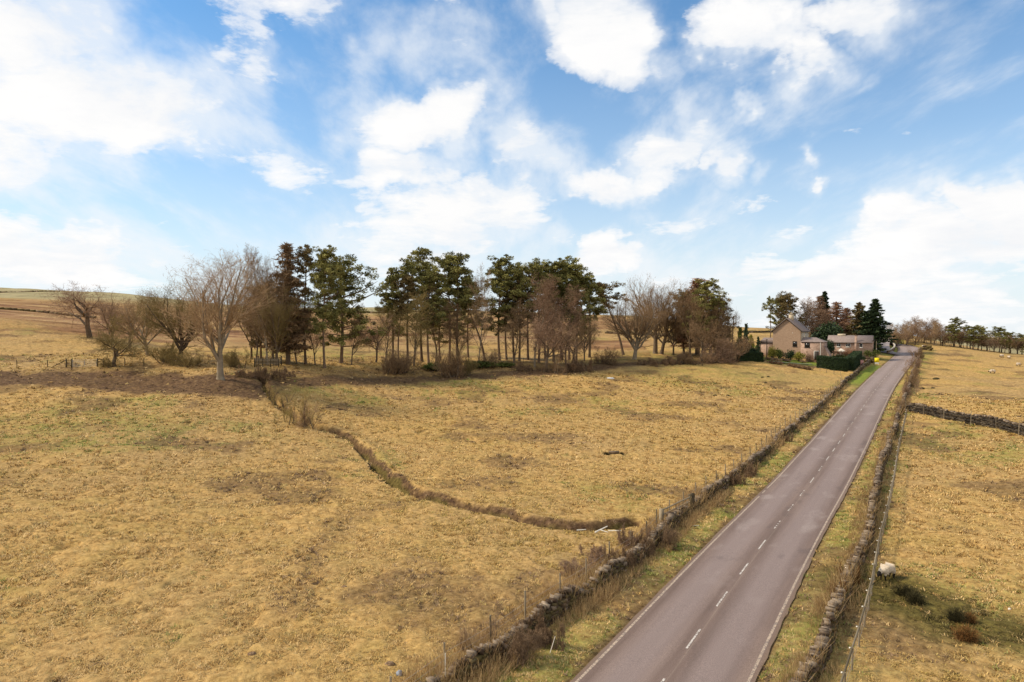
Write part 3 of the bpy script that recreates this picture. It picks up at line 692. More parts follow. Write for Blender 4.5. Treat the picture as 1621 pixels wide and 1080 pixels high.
# curved coped wall between lane and road
M['render'] = tint_mat('cream_coping', (0.42,0.36,0.27), (0.62,0.54,0.42), scale=3)
def curved_wall():
    Q = resample([atY(*a) for a in ((1405,219),(1410,223),(1415.5,231),(1416,240),(1410.5,249),(1404,256))], 0.8); Q[:,2] = hgt(Q[:,0], Q[:,1]); Q[:,2] = smooth1(Q[:,2], 3)
    root = empty('curved_roadside_wall', Q[0]); d, n, s = frames(Q)
    for nm, w, z0, z1, mt in (('wall_face', .2, -.5, 1.0, 'stone'), ('coping', .28, 1.003, 1.16, 'render')):
        b = MB(); k = len(Q); V = []
        for o_, z in ((-w, z0), (-w, z1), (w, z1), (w, z0)): V.append(np.c_[Q[:,0]+n[:,0]*o_, Q[:,1]+n[:,1]*o_, Q[:,2]+z] - Q[0])
        V = np.stack(V, 1).reshape(-1, 3); Fc = [[i*4+a, i*4+(a+1)%4, i*4+4+(a+1)%4, i*4+4+a] for i in range(k-1) for a in range(4)] + [[0,1,2,3],[k*4-4,k*4-1,k*4-2,k*4-3]]
        b.add(V, Fc, 0, np.array([.55,.2,.5])); b.build(nm, M[mt], root)
    tag(root, 'curved wall with a pale coping between the side lane and the road bend', 'wall')
curved_wall()

# ------------------------------------------------------------------ fences
M['wire'] = tint_mat('dull_fence_wire', (0.25,0.22,0.19), (0.4,0.37,0.33), rough=.6, spec=.4, b_str=0)
def fence(P, spacing, ph, label, off=0.0, pr=0.05, wires=(0.35, .7, 1.0), mat='wood', rails=(), seed=1, jit=0.1, cap=None, name='post_and_wire_fence', cat='fence', skip=()):
    r = np.random.default_rng(seed); d, n, s = frames(P); root = empty(name, P[0]); o = P[0]
    def pos(t): return np.array([np.interp(t, s, P[:,0])+np.interp(t, s, n[:,0])*off-o[0], np.interp(t, s, P[:,1])+np.interp(t, s, n[:,1])*off-o[1], np.interp(t, s, P[:,2])-o[2]])
    t = 0.3; tops = []; proto = []
    for k in range(3):
        b = MB(); lean = (r.random(2)-.5)*jit
        b.tubes([[0,0,-.3]], [[lean[0], lean[1], 1.0]], pr, pr*.9, 7, 0, np.array([r.random(), .5, .5]), caps=True)
        proto.append(b)
    meshes = []
    while t < s[-1]:
        p = pos(t)
        if not meshes or len(meshes) < 3:
            o_ = proto[len(meshes)].build('post', M[mat], root); meshes.append(o_)
        else:
            o_ = meshes[r.integers(3)].copy(); C.objects.link(o_); o_.parent = root
        o_.location = p; hh = ph*(0.92+.16*r.random()); o_.scale = (1, 1, hh); tops.append((t, p, hh)); t += spacing*(0.88+.24*r.random())
        if cap:
            m2 = MB(); m2.box((p[0]-.09, p[1], p[2]+hh-.02), (.035, .025, .025), 0.5, 0, np.array([.9,.5,.5])); c_ = m2.build('insulator', M['wood_pale'], root)
    if wires:
        b = MB()
        for i in range(len(tops)-1):
            for w in wires:
                a = tops[i][1]+[0,0,min(w, tops[i][2]-.04)]; c = tops[i+1][1]+[0,0,min(w, tops[i+1][2]-.04)]; m_ = (a+c)/2-[0,0,.02]
                b.tubes([a, m_], [m_, c], .006, .006, 3, 0, np.array([.5,.5,.5]))
        b.build('wire', M['wire'], root)
    for w in rails:
        b = MB()
        for i in range(len(tops)-1):
            a = tops[i][1]+[0,0,tops[i][2]*w]; c = tops[i+1][1]+[0,0,tops[i+1][2]*w]; v = c-a; L = np.linalg.norm(v[:2])
            b.tubes([a-v*.01], [c+v*.01], .045, .045, 4, 0, np.array([r.random(),.5,.5]))
        b.build('rail', M[mat], root)
    return tag(root, label, cat)
fence(LEFTWALL, 3.1, 1.45, 'post and wire fence standing just inside the left field along the mossy wall', off=-0.75, seed=2, pr=.05)
fence(RFENCE, 2.4, 1.0, 'low timber rail fence with white insulators beside the right roadside wall', off=0, seed=3, pr=.045, rails=(0.97,), wires=(.3,.6), cap=True)
fence(CROSS, 4.2, 1.65, 'thin posts and wire set close in front of the dark wall crossing the right field', off=0.55, seed=4, pr=.04, wires=(.5, 1.0))
FB = line([(-60,584),(7,583.5),(43,583),(78,582),(110,582)], 2)
fence(FB, 3.9, 1.25, 'post and wire fence at the left edge running up to the field gate', seed=5, mat='wood_dark', pr=.06)
FB2 = line([(170,579),(195,580),(222,580),(262,576),(300,574),(345,574),(400,576)], 2)
fence(FB2, 3.3, 1.25, 'post and wire fence passing behind the round hawthorn and the big bare ash', seed=6, mat='wood_dark', pr=.07)
FB3 = line([(450,577),(520,576),(600,577),(700,579),(800,577),(900,570)], 2)
fence(FB3, 4.0, 1.15, 'slender post and wire fence among the shelter belt pines', seed=7, mat='wood_dark', pr=.04)
GH = line([(1285,586),(1310,591),(1338,597)], 1)
fence(GH, 1.9, 1.2, 'short row of pale posts in front of the dark clipped hedge', seed=8, pr=.05)
def hurdle(u0, u1, v, label, brace=None):
    a = at(u0, v); c = at(u1, v); root = empty('field_hurdle', a); w = c-a
    for q in (0, 1):
        b = MB(); b.box((w[0]*q, w[1]*q, .55), (.075,.075,.85), 0, 0, np.array([.5,.5,.5])); b.build('post', M['wood_dark'], root)
    for z in (.35,.62,.9,1.2):
        b = MB(); b.tubes([[0,0,z]], [w*[1,1,1]+[0,0,z]], .045,.045,4,0,np.array([.4,.5,.5])); b.build('rail', M['wood_dark'], root)
    if brace:
        b = MB(); e = at(*brace)-a; b.tubes([[0,0,1.2]], [e+[0,0,.1]], .06,.06,5,0,np.array([.4,.5,.5])); b.build('brace', M['wood_dark'], root)
    tag(root, label, 'hurdle')
hurdle(105,113.5,582, 'dark timber hurdle with a long slanting brace left of the metal gate', (81,583))
hurdle(154.5,164,581, 'dark timber hurdle between the metal gate and the round hawthorn')
M['galv'] = tint_mat('galvanised_steel', (0.28,0.27,0.25), (0.42,0.41,0.38), rough=.5, spec=.5, b_str=0)
def gate():
    a = at(114.5,582.5); c = at(153.5,581.5); w = c-a; root = empty('metal_field_gate', a); b = MB()
    for z in (.2,.38,.56,.76,.98,1.22): b.tubes([[0,0,z]], [w+[0,0,z]], .025,.025,6)
    b.build('bars', M['galv'], root); b = MB()
    for q in (0.02,.5,.98): b.tubes([w*q+[0,0,.18]], [w*q+[0,0,1.24]], .03,.03,6)
    b.build('frame', M['galv'], root); tag(root, 'long grey metal field gate between two dark timber hurdles', 'gate')
gate()
def pen():
    a = at(403,581); c = at(441,581); w = c-a; root = empty('timber_pen', a); back = np.array([-.5, 3.0, 0.25])
    b = MB(); r = random.Random(3)
    for q in (0,.33,.66,1):
        for bk in (0,1):
            p = w*q+back*bk; pb = MB(); pb.box((p[0],p[1],p[2]+.6),(.07,.07,.9),0,0,np.array([.4,.5,.5])); pb.build('post', M['wood_dark'], root)
    for nm, p0, p1 in (('front_rails', w*0, w), ('back_rails', back, w+back), ('side_rails', w*0, back), ('side_rails', w, w+back)):
        b = MB()
        for z in (.3,.55,.8,1.05,1.3): b.tubes([p0+[0,0,z]], [p1+[0,0,z]], .065,.065,4,0,np.array([r.random(),.5,.5]))
        b.build(nm, M['wood'], root)
    tag(root, 'small timber rail sheep pen under the brown trees above the dark brambles', 'sheep pen')
pen()
def stile():
    a = at(1096,812.5); c = at(1047,834); root = empty('timber_rail_gap', a)
    w = c-a
    for q, hh in ((0,1.75),(.06,1.7),(1,1.5)):
        b = MB(); b.box((w[0]*q, w[1]*q, w[2]*q+hh/2-.2),(.12,.12,hh/2),.6,0,np.array([.3+q*.5,.5,.5])); b.build('post', M['wood_dark'] if q < 1 else M['wood'], root)
    for z in (1.35,1.0):
        b = MB(); b.tubes([[0,0,z]],[w+[0,0,z-.15]],.06,.055,4,0,np.array([.8,.5,.5])); b.build('rail', M['wood'], root)
    tag(root, 'stout dark gateposts with slanting rails closing a gap in the mossy left wall', 'rail gap')
stile()

# ------------------------------------------------------------------ trees
def grow(segs, tips, p, d, L, r, lv, P, rd):
    n = P['seg'][lv]; q = p; dd = d; step = L/n; rr = r
    last = lv == P['depth']
    for i in range(n):
        w = P['wob'][lv]
        dd = (dd[0]+rd.gauss(0,w), dd[1]+rd.gauss(0,w), dd[2]+rd.gauss(0,w)*.7+P['trop'][lv])
        m = math.sqrt(dd[0]**2+dd[1]**2+dd[2]**2); dd = (dd[0]/m, dd[1]/m, dd[2]/m)
        e = (q[0]+dd[0]*step, q[1]+dd[1]*step, q[2]+dd[2]*step)
        r1 = r*(1-(i+1)/n*P['taper'][lv]); segs.append((*q, *e, rr, r1, lv)); q = e; rr = r1
        if not last and (i+1)/n > P['bare'][lv]:
            k = P['kids'][lv]; k = int(k) + (rd.random() < k-int(k))
            for j in range(k):
                az = rd.uniform(0, 6.283); an = R(rd.uniform(*P['ang'][lv])); 
                a = (dd[1], -dd[0], 0.01) if abs(dd[2]) < .95 else (1, 0, 0); m = math.sqrt(sum(t*t for t in a)); a = tuple(t/m for t in a)
                b_ = (dd[1]*a[2]-dd[2]*a[1], dd[2]*a[0]-dd[0]*a[2], dd[0]*a[1]-dd[1]*a[0])
                ca, sa, ct, st = math.cos(az), math.sin(az), math.cos(an), math.sin(an)
                nd = tuple(dd[t]*ct + (a[t]*ca+b_[t]*sa)*st for t in range(3))
                Lk = L*P['len'][lv]*rd.uniform(.7,1.2)*(1-.45*(i/n)) ; grow(segs, tips, q, nd, Lk, max(r1*P['rad'][lv], P['rmin']), lv+1, P, rd)
    if last: tips.append((*q, *dd))
BARE = dict(depth=4, seg=[5,5,4,3,2], wob=[.07,.13,.16,.2,.22], trop=[.04,.10,.07,.05,.03], taper=[.45,.75,.75,.8,.8], bare=[.35,.15,.1,.1],
            kids=[2.2,1.6,1.9,2.0], ang=[(28,62),(25,55),(28,60),(30,65)], len=[.95,.62,.60,.55], rad=[.62,.6,.6,.6], rmin=.012)
def bare_tree_mesh(name, seed, H=1.0, params=None, r0=.35, trunk_frac=.32, k0=8, split=2, colr=(0.2,.9), env=None):
    P = dict(BARE); P.update(params or {}); rd = random.Random(seed); segs = []; tips = []
    grow(segs, tips, (0,0,-.3), (rd.gauss(0,.03), rd.gauss(0,.03), 1), H*trunk_frac if 'trunkL' not in P else P['trunkL'], r0, 0, P, rd)
    S = np.array(segs); fine = S[:, 8] >= 2; top = np.percentile(S[fine, 5], 97 if env else 100); sc_ = H/top
    S[:, :6] *= sc_
    if env:      # keep the crown inside a domed outline with a ragged edge
        cz, rx, rz = [q*H for q in env]; wid = np.percentile(np.hypot(S[fine,3], S[fine,4]), 93); S[:, [0,1,3,4]] *= rx/wid
        er = np.hypot(np.hypot(S[:,3], S[:,4])/rx, (S[:,5]-cz)/rz); jr = np.random.default_rng(seed).normal(0, .05, len(S))
        S = S[(er + jr < 1.0) | (S[:, 8] < 1)]
    lv = S[:, 8]
    t = MB(); big = S[lv <= split-1]; t.tubes(big[:, :3], big[:, 3:6], big[:,6], big[:,7], k0, 0, np.tile([[.5,.5,.5]], (len(big),1)))
    flare = S[0]; t.tubes([flare[:3]-[0,0,.2]], [flare[:3]+(flare[3:6]-flare[:3])*.5], flare[6]*1.5, flare[6], k0, 0, np.array([.5,.5,.5]))
    sm = S[lv > split-1]; rdn = np.random.default_rng(seed); c = MB()
    c.tubes(sm[:, :3], sm[:, 3:6], sm[:,6], sm[:,7], 3, 0, np.c_[rdn.uniform(*colr, len(sm)), rdn.random(len(sm)), rdn.random(len(sm))])
    return t, c, S
def leafcloud(c, ctr, rad, n, size, r, flat=.6, col=None, up=0.0, mat=0, elong=2.2):
    """n small faces spread through each ellipsoid"""
    ctr = np.asarray(ctr, float); m = len(ctr); rad = np.broadcast_to(np.asarray(rad, float), (m,))
    g = r.normal(size=(m, n, 3)); g /= np.linalg.norm(g, axis=2, keepdims=True); g *= (r.random((m, n, 1))**.45)
    g[..., 2] *= flat; p = ctr[:, None] + g*rad[:, None, None]
    d = r.normal(size=(m, n, 3)) + g*1.2; d[..., 2] += up; d /= np.linalg.norm(d, axis=2, keepdims=True)
    e = r.normal(size=(m, n, 3)); e = np.cross(d, e); e /= np.linalg.norm(e, axis=2, keepdims=True)
    s = size*(.6+.8*r.random((m, n, 1)))
    V = np.stack([p - e*s/elong, p + e*s/elong, p + d*s*1.3], 2).reshape(-1, 3)
    t = r.random((m, 1)) if col is None else np.full((m,1), col); t = np.clip(t + (r.random((m, n))-.5)*.5, 0, 1)
    cl = np.repeat(np.stack([t, t, t], -1).reshape(-1, 3), 3, 0)
    c.add(V, np.arange(len(V)).reshape(-1, 3), mat, cl)
PINE_V = {}
def pine_mesh(seed, H=20.0, cb=.5, spread=3.2, dens=1.0, lean=(0,0), r0=.21, flatt=True, clump=.8):
    rd = random.Random(seed); r = np.random.default_rng(seed); t = MB(); c = MB(); n = 12; pts = []
    bx, by = rd.gauss(0,.25), rd.gauss(0,.25)
    for i in range(n+1):
        f = i/n; pts.append((lean[0]*H*f + bx*math.sin(f*5)*.8, lean[1]*H*f + by*math.sin(f*4.2)*.8, -.3 + f*(H-.6)))
    pts = np.array(pts); rr = r0*(1-.72*np.linspace(0,1,n+1)); rr[0] *= 1.35
    t.tubes(pts[:-1], pts[1:], rr[:-1], rr[1:], 7, 0, np.array([.5,.5,.5]))
    ctr = []; rad = []; nb = int(30*dens*(1-cb)/.5)
    def trunk(z): f = np.clip((z+.3)/(H-.6), 0, 1); return np.array([np.interp(f, np.linspace(0,1,n+1), pts[:,i]) for i in range(3)])
    skew = rd.random()*6.28
    for i in range(nb):
        f = cb + (.97-cb)*((i+rd.random())/nb); p = trunk(f*H); g = (f-cb)/(1-cb); az = i*2.4 + rd.gauss(0,.6)
        ln = spread*(0.34+.76*math.sin(math.pi*min(1, .22+g*.74)))*rd.uniform(.4,1.25)*(1+.25*math.cos(az-skew)); el = R(5+42*g+rd.gauss(0,14))
        d = np.array([math.cos(az)*math.cos(el), math.sin(az)*math.cos(el), math.sin(el)]); m = p + d*ln*.55; e = m + (d+[0,0,.25])*ln*.45
        t.tubes([p, m], [m, e], [.07*ln/3, .05*ln/3], [.05*ln/3, .02], 4, 0, np.array([.6,.5,.5]))
        if g < .22 and rd.random() < .4: continue
        for q in (.45,.65,.85,1.0):
            if q < .7 and rd.random() < .45: continue
            b_ = p + (e-p)*q + r.normal(size=3)*[.4,.4,.38]*clump; ctr.append(b_); rad.append(clump*rd.uniform(.5,1.0)*(.75 if q<.9 else 1))
            if rd.random() < .7: ctr.append(b_+r.normal(size=3)*[.7,.7,.55]*clump); rad.append(clump*rd.uniform(.35,.75))
    for i in range(int(3)): ctr.append(trunk(H)+r.normal(size=3)*[.5,.5,.3]+[0,0,.1]); rad.append(clump*.7)
    for i in range(int(9*(cb/.5))):      # snags on the bare bole
        p = trunk(rd.uniform(.22,cb+.1)*H); az = rd.random()*6.28; ln = rd.uniform(.6,2.4); e = p + np.array([math.cos(az), math.sin(az), rd.uniform(-.3,.25)])*ln; t.tubes([p],[e],.03,.012,3,0,np.array([.3,.5,.5]))
        for j in range(4): q = p+(e-p)*rd.uniform(.4,1); t.tubes([q],[q+r.normal(size=3)*.4],.012,.006,3,0,np.array([.3,.5,.5]))
    leafcloud(c, ctr, rad, 74, .19, r, flat=.8, up=.4)
    return t, c
def conifer_mesh(seed, H, W, n_f=22, layers=26, cb=.06, droop=.25, size=.22, sparse=1.0, top_pow=.9, twigs=False):
    rd = random.Random(seed); r = np.random.default_rng(seed); t = MB(); c = MB()
    t.tubes([[0,0,-.3],[0,0,H*.5]], [[0,0,H*.5],[0,0,H]], [H*.017,H*.011],[H*.011,.02], 6, 0, np.array([.5,.5,.5]))
    ctr = []; rad = []
    for i in range(layers):
        f = cb + (1-cb)*(i+rd.random()*.8)/layers; zl = f*H; Lr = W*((1-f)**top_pow)*rd.uniform(.8,1.08)+.12
        nb = max(4, int((7 + 5*(1-f))*sparse))
        for j in range(nb):
            z = min(H-.1, zl + rd.uniform(-1,1)*H/layers*.9*(1.6 if twigs else 1)); az = j*6.283/nb + rd.gauss(0,.3) + i*.7; ln = Lr*rd.uniform(.5,1.15); e = np.array([math.cos(az)*ln, math.sin(az)*ln, z - droop*ln*rd.uniform(.3,1.2) + .12*ln])
            p = np.array([0,0,z]); t.tubes([p],[e], .035, .012, 3, 0, np.array([.4,.5,.5]))
            m = max(2, int(ln/.45))
            for q in np.linspace(.3,1,m): ctr.append(p+(e-p)*q+r.normal(size=3)*.08); rad.append((.20+.25*(1-q))*(.35+.65*min(1,(1-f)*2.2))+.03*Lr)
    leafcloud(c, ctr, rad, n_f, size, r, flat=.4, up=-.2, elong=2.0 if not twigs else 7.0)
    return t, c
def shrub_mesh(seed, H, W, params=None, stems=7, r0=.05, spread=.12):
    rd = random.Random(seed); segs = []; tips = []
    P = dict(BARE); P.update(dict(depth=3, seg=[4,4,3,2], kids=[2.0,2.2,2.2], bare=[.15,.1,.1], len=[.6,.6,.55], rmin=.008, trop=[.05,.04,.03,.02], wob=[.12,.18,.2,.2], taper=[.7,.7,.8,.8])); P.update(params or {})
    for i in range(stems):
        az = rd.random()*6.28; sp = rd.uniform(.2,1.0); d = (math.cos(az)*sp, math.sin(az)*sp, 1.0); m = math.sqrt(sum(x*x for x in d))
        grow(segs, tips, (rd.gauss(0,spread), rd.gauss(0,spread*.6), -.1), tuple(x/m for x in d), .62*rd.uniform(.45,1.25), r0, 0, P, rd)
    S = np.array(segs); S[:, [2,5]] *= H/np.percentile(S[:,5], 99.3); w = np.percentile(np.abs(S[:, [3,4]]), 98.5); S[:, [0,1,3,4]] *= W/2/w
    r = np.random.default_rng(seed); lv = S[:,8]; t = MB(); big = S[lv < 1]; t.tubes(big[:,:3], big[:,3:6], big[:,6], big[:,7], 5, 0, np.array([.5,.5,.5]))
    sm = S[lv >= 1]; c = MB(); c.tubes(sm[:,:3], sm[:,3:6], np.maximum(sm[:,6], .006), np.maximum(sm[:,7], .004), 3, 0, np.c_[r.random(len(sm)), r.random(len(sm)), r.random(len(sm))])
    return t, c, S
def bush_mesh(seed, H, W, n=1500, size=.12, lumps=16):
    r = np.random.default_rng(seed); t = MB(); c = MB()
    a = r.random(lumps)*6.283; q = r.random(lumps)**.6; ctr = np.c_[np.cos(a)*q*W*.33, np.sin(a)*q*W*.33, H*(.28+.42*r.random(lumps)*(1-.5*q))]
    for p in ctr: t.tubes([[p[0]*.2,p[1]*.2,-.1]], [p], .04,.015,4,0,np.array([.4,.5,.5]))
    leafcloud(c, ctr, np.minimum(W,H)*.30*(.7+.5*r.random(lumps)), n//lumps, size, r, flat=.85)
    return t, c
_mesh_cache = {}
def plant(name, cat, key, maker, loc, label, bark, leaf, H=None, W=None, rz=0, group=None, scl=None, tilt=None, part=('trunk', 'crown')):
    """key identifies a prototype; its first use builds the two part meshes, later uses copy the parts"""
    root = empty(name, (loc[0], loc[1], loc[2]-.05), rz)
    if key not in _mesh_cache:
        res = maker(); kids = [res[0].build(part[0], M[bark], root), res[1].build(part[1], M[leaf], root)]
        z = max(v.co.z for v in kids[1].data.vertices); xs = [v.co.x for v in kids[1].data.vertices]; w = np.percentile(xs, 98)-np.percentile(xs, 2)
        _mesh_cache[key] = (kids, z, w)
    else:
        src, z, w = _mesh_cache[key]; kids = []
        for k_, mt in zip(src, (bark, leaf)):
            c_ = k_.copy(); C.objects.link(c_); c_.parent = root; kids.append(c_)
            c_.material_slots[0].link = 'OBJECT'; c_.material_slots[0].material = M[mt]
    sz = H/z if H else 1; sx = W/w if W else sz; root.scale = (sx, sx, sz)
    if tilt: root.rotation_euler = (tilt[1], tilt[0], rz)
    return tag(root, label, cat, group)
def hpx(v0, v1, Y): return (v0-v1)*Y/F_PX

# ------------------------------------------------------------------ which prototype is which
VASE = dict(kids=[3.2,2.0,2.2,2.2], ang=[(18,50),(20,44),(22,48),(25,55)], bare=[.45,.12,.1,.1], len=[2.6,.55,.5,.5], trop=[.02,.13,.08,.05,.03], seg=[4,6,5,3,2], wob=[.05,.12,.15,.2,.2], rad=[.66,.55,.55,.6])
ROUND = dict(kids=[3.0,2.2,2.2,2.2], ang=[(22,66),(25,55),(28,55),(30,60)], bare=[.35,.12,.1,.1], len=[2.2,.56,.52,.5], seg=[4,5,5,3,2], rad=[.6,.58,.55,.6])
WIND = dict(kids=[2.6,2.0,2.2,2.2], ang=[(40,80),(30,70),(30,70),(30,70)], bare=[.4,.25,.1,.1], len=[1.2,.7,.6,.5], trop=[.0,-.02,-.01,0,0], wob=[.18,.22,.25,.25,.25], seg=[4,5,4,3,2])
BIRCH = dict(kids=[1.9,1.5,2.0,2.0], ang=[(20,42),(18,40),(20,45),(25,60)], bare=[.18,.15,.1,.1], len=[.42,.55,.6,.6], seg=[12,5,4,3,2], trop=[.02,.10,.06,.0,-.05], wob=[.05,.1,.14,.2,.22], taper=[.9,.75,.75,.8,.8], rad=[.45,.6,.6,.6])
THORN = dict(kids=[3.4,2.4,2.4,2.3], ang=[(35,78),(30,65),(30,65),(30,70)], bare=[.4,.15,.1,.05], len=[1.3,.62,.58,.5], seg=[3,4,4,3,2], trop=[0,.03,.02,.0,0], wob=[.15,.2,.22,.25,.25], rad=[.6,.6,.6,.6])
def bt(name, seed, H, P, r0=.35, fr=.32, split=2, env=None): return lambda: bare_tree_mesh(name, seed, H, P, r0, fr, 8, split, env=env)[:2]
def pm(seed, **k): return lambda: pine_mesh(seed, **k)
PROTO = {
 'ash': bt('a', 11, 20, VASE, .40, fr=.2, env=(.56,.36,.46)), 'vase2': bt('a', 23, 16, VASE, .38, fr=.24, env=(.56,.38,.45)), 'round1': bt('a', 31, 18, ROUND, .42, fr=.24, env=(.56,.42,.45)), 'round2': bt('a', 37, 16, ROUND, .36, fr=.26, env=(.57,.4,.44)), 'round3': bt('a', 44, 15, ROUND, .34, fr=.22, env=(.56,.42,.45)),
 'wind': bt('a', 52, 9, WIND, .35), 'wind2': bt('a', 57, 9, WIND, .3), 'birch1': bt('a', 61, 16, BIRCH, .16), 'birch2': bt('a', 64, 16, BIRCH, .15), 'birch3': bt('a', 69, 16, BIRCH, .14),
 'thorn1': bt('a', 71, 6, THORN, .22), 'thorn2': bt('a', 75, 6, THORN, .2),
 'pineA': pm(101, H=22, cb=.38, spread=3.3, dens=1.1), 'pineB': pm(102, H=22, cb=.48, spread=2.5, dens=.95), 'pineC': pm(103, H=22, cb=.27, spread=3.0, dens=1.2),
 'pineD': pm(104, H=22, cb=.42, spread=2.8, dens=1.0, lean=(-.05,0)), 'pineE': pm(105, H=22, cb=.56, spread=2.2, dens=.8), 'pineF': pm(106, H=18, cb=.16, spread=4.6, dens=1.25, clump=1.0, r0=.26),
 'pineG': pm(107, H=18, cb=.30, spread=2.6, dens=.9, clump=.7), 'pineL': pm(108, H=18, cb=.62, spread=1.9, dens=.8, lean=(-.17,0)), 'pineH': pm(109, H=22, cb=.33, spread=2.6, dens=1.0),
 'spruce': lambda: conifer_mesh(201, 12, 3.6, cb=.24, layers=24, top_pow=1.0, droop=.18), 'cypress': lambda: conifer_mesh(202, 11, 2.6, cb=.03, droop=.05, top_pow=.55), 'sprucetall': lambda: conifer_mesh(203, 14, 2.2, cb=.2, top_pow=1.0),
 'larch1': lambda: conifer_mesh(205, 18, 3.3, n_f=14, layers=30, cb=.12, droop=.1, size=.42, top_pow=.6, twigs=True), 'larch2': lambda: conifer_mesh(206, 13, 3.0, n_f=16, layers=24, cb=.1, droop=.05, size=.36, top_pow=.7, twigs=True),
 'firsmall': lambda: conifer_mesh(208, 3.2, 1.0, n_f=10, layers=14, cb=.02, size=.12),
 'scrub1': lambda: shrub_mesh(301, 3, 4, stems=10)[:2], 'scrub2': lambda: shrub_mesh(302, 3, 4, stems=12, spread=.3)[:2], 'scrub4': lambda: shrub_mesh(304, 3, 3, dict(kids=[1.7,1.6,1.5], trop=[.1,.08,.04,.02]), stems=9, spread=.4)[:2], 'scrub5': lambda: shrub_mesh(305, 3, 3, dict(kids=[1.6,1.5,1.6], trop=[.1,.08,.04,.02]), stems=8, spread=.5)[:2], 'scrub3': lambda: shrub_mesh(303, 3, 3, dict(trop=[.12,.1,.05,.03], ang=[(12,35),(15,40),(20,50),(20,50)]), stems=16)[:2],
 'bram1': lambda: shrub_mesh(311, 1.5, 2.5, dict(depth=3, kids=[2.4,2.4,2.2], wob=[.25,.3,.3,.3], trop=[-.04,-.05,0,0]), stems=24, r0=.018, spread=.75)[:2],
 'bram3': lambda: shrub_mesh(313, 1.5, 2.5, dict(depth=3, kids=[2.0,2.0,2.0], wob=[.3,.3,.3,.3], trop=[-.05,-.06,0,0]), stems=17, r0=.016, spread=1.1)[:2],
 'bram2': lambda: shrub_mesh(312, 1.5, 2.5, dict(depth=3, kids=[2.4,2.4,2.2], wob=[.25,.3,.3,.3], trop=[-.03,-.04,0,0]), stems=22, r0=.018, spread=.9)[:2],
 'bush1': lambda: bush_mesh(321, 2, 2), 'bush2': lambda: bush_mesh(322, 2, 2.4, lumps=22), 'bush3': lambda: bush_mesh(323, 2, 2, n=900, size=.16), 'holly': lambda: bush_mesh(324, 5, 4, n=5200, size=.2, lumps=34),
 'rushes': lambda: shrub_mesh(331, .7, 1.1, dict(depth=1, seg=[4,2,2,2], kids=[2.5,1,1], wob=[.12,.2,.2,.2], trop=[-.03,0,0,0]), stems=150, r0=.014)[:2],
}
def T(name, cat, key, u, vb, vt, w, label, bark='bark', leaf='twig', Y=None, rz=None, group=None, part=('trunk','crown')):
    p = atY(u, Y) if Y else at(u, vb)
    if rz is None: rz = (u*7.3) % 6.28 if not key in ('pineL', 'wind') else 0
    z_top = pt(u, vt, p[1])[2]; H = max(z_top - p[2], .4); W = w*p[1]/F_PX
    plant(name, cat, key, PROTO[key], p, label, bark, leaf, H, W, rz, group, part=part)
tree, pine, shrub = 'tree', 'pine tree', 'shrub'
SB = 'trees of the shelter belt behind the left field'
# --- left end
T('windswept_tree', tree, 'wind', 143, 520, 444, 118, 'dark windswept bare tree leaning left on the hill edge at the left end', 'bark', 'twig_purple', Y=152)
T('bare_tree', tree, 'round3', 178, 526, 459, 62, 'dense purple brown bare tree right beside the windswept tree', 'bark', 'twig_purple', Y=143)
T('bare_tree', tree, 'thorn2', 205, 535, 462, 60, 'low mossy bare tree right of the dense purple brown tree', 'bark', 'twig_olive', Y=137)
T('hawthorn_tree', 'hawthorn tree', 'thorn1', 183, 580, 513, 92, 'small round hawthorn with a forked dark trunk beside the field gate', 'bark', 'twig_olive')
T('bare_tree', tree, 'round2', 234, 554, 452, 74, 'light brown bare tree with a short pale trunk behind the field fence', 'ashbark', 'twig', Y=123)
T('bare_tree', tree, 'vase2', 284, 573, 440, 92, 'mossy many stemmed bare tree just left of the big ash', 'bark', 'twig_olive')
T('ash_tree', 'ash tree', 'ash', 349, 600, 388, 128, 'big pale bare ash with a thick grey trunk and wide fanned crown', 'ashbark', 'twig_pale', group=None)
T('dark_yew', tree, 'pineF', 413, 566, 440, 58, 'low dark green conifer standing behind the timber pen', 'pinebark', 'needle_brown', Y=128)
T('birch_tree', 'birch tree', 'birch1', 424, 578, 384, 62, 'thin bare birch with brown twigs rising directly behind the timber pen', 'ashbark', 'twig')
T('bare_tree', tree, 'round3', 398, 572, 420, 56, 'brown bare tree filling the gap between the big ash and the timber pen', 'bark', 'twig_olive', Y=128)
T('larch_tree', 'larch tree', 'larch1', 456, 577, 381, 62, 'tall purple brown larch left of the first pair of slim pines', 'bark', 'twig')
T('bare_tree', tree, 'vase2', 437, 580, 440, 60, 'mossy forked bare tree leaning over the right end of the timber pen', 'bark', 'twig_olive', Y=121)
T('scots_pine', pine, 'pineE', 484, 577, 383, 50, 'very slim pine with a long straight bare trunk just right of the purple brown larch', 'pinebark', 'needle_brown')
T('scots_pine', pine, 'pineC', 514, 583, 387, 56, 'tall dark green pine standing forward at the right of the first pine group', 'pinebark', 'needle')
T('scots_pine', pine, 'pineF', 540, 575, 398, 92, 'broad tiered pine with boughs nearly to the ground at the gap in the belt', 'pinebark', 'needle', rz=1.0)
T('bare_tree', tree, 'thorn2', 594.5, 574, 492, 46, 'small dark bare tree standing alone in the gap between the pine groups', 'bark', 'twig_purple')
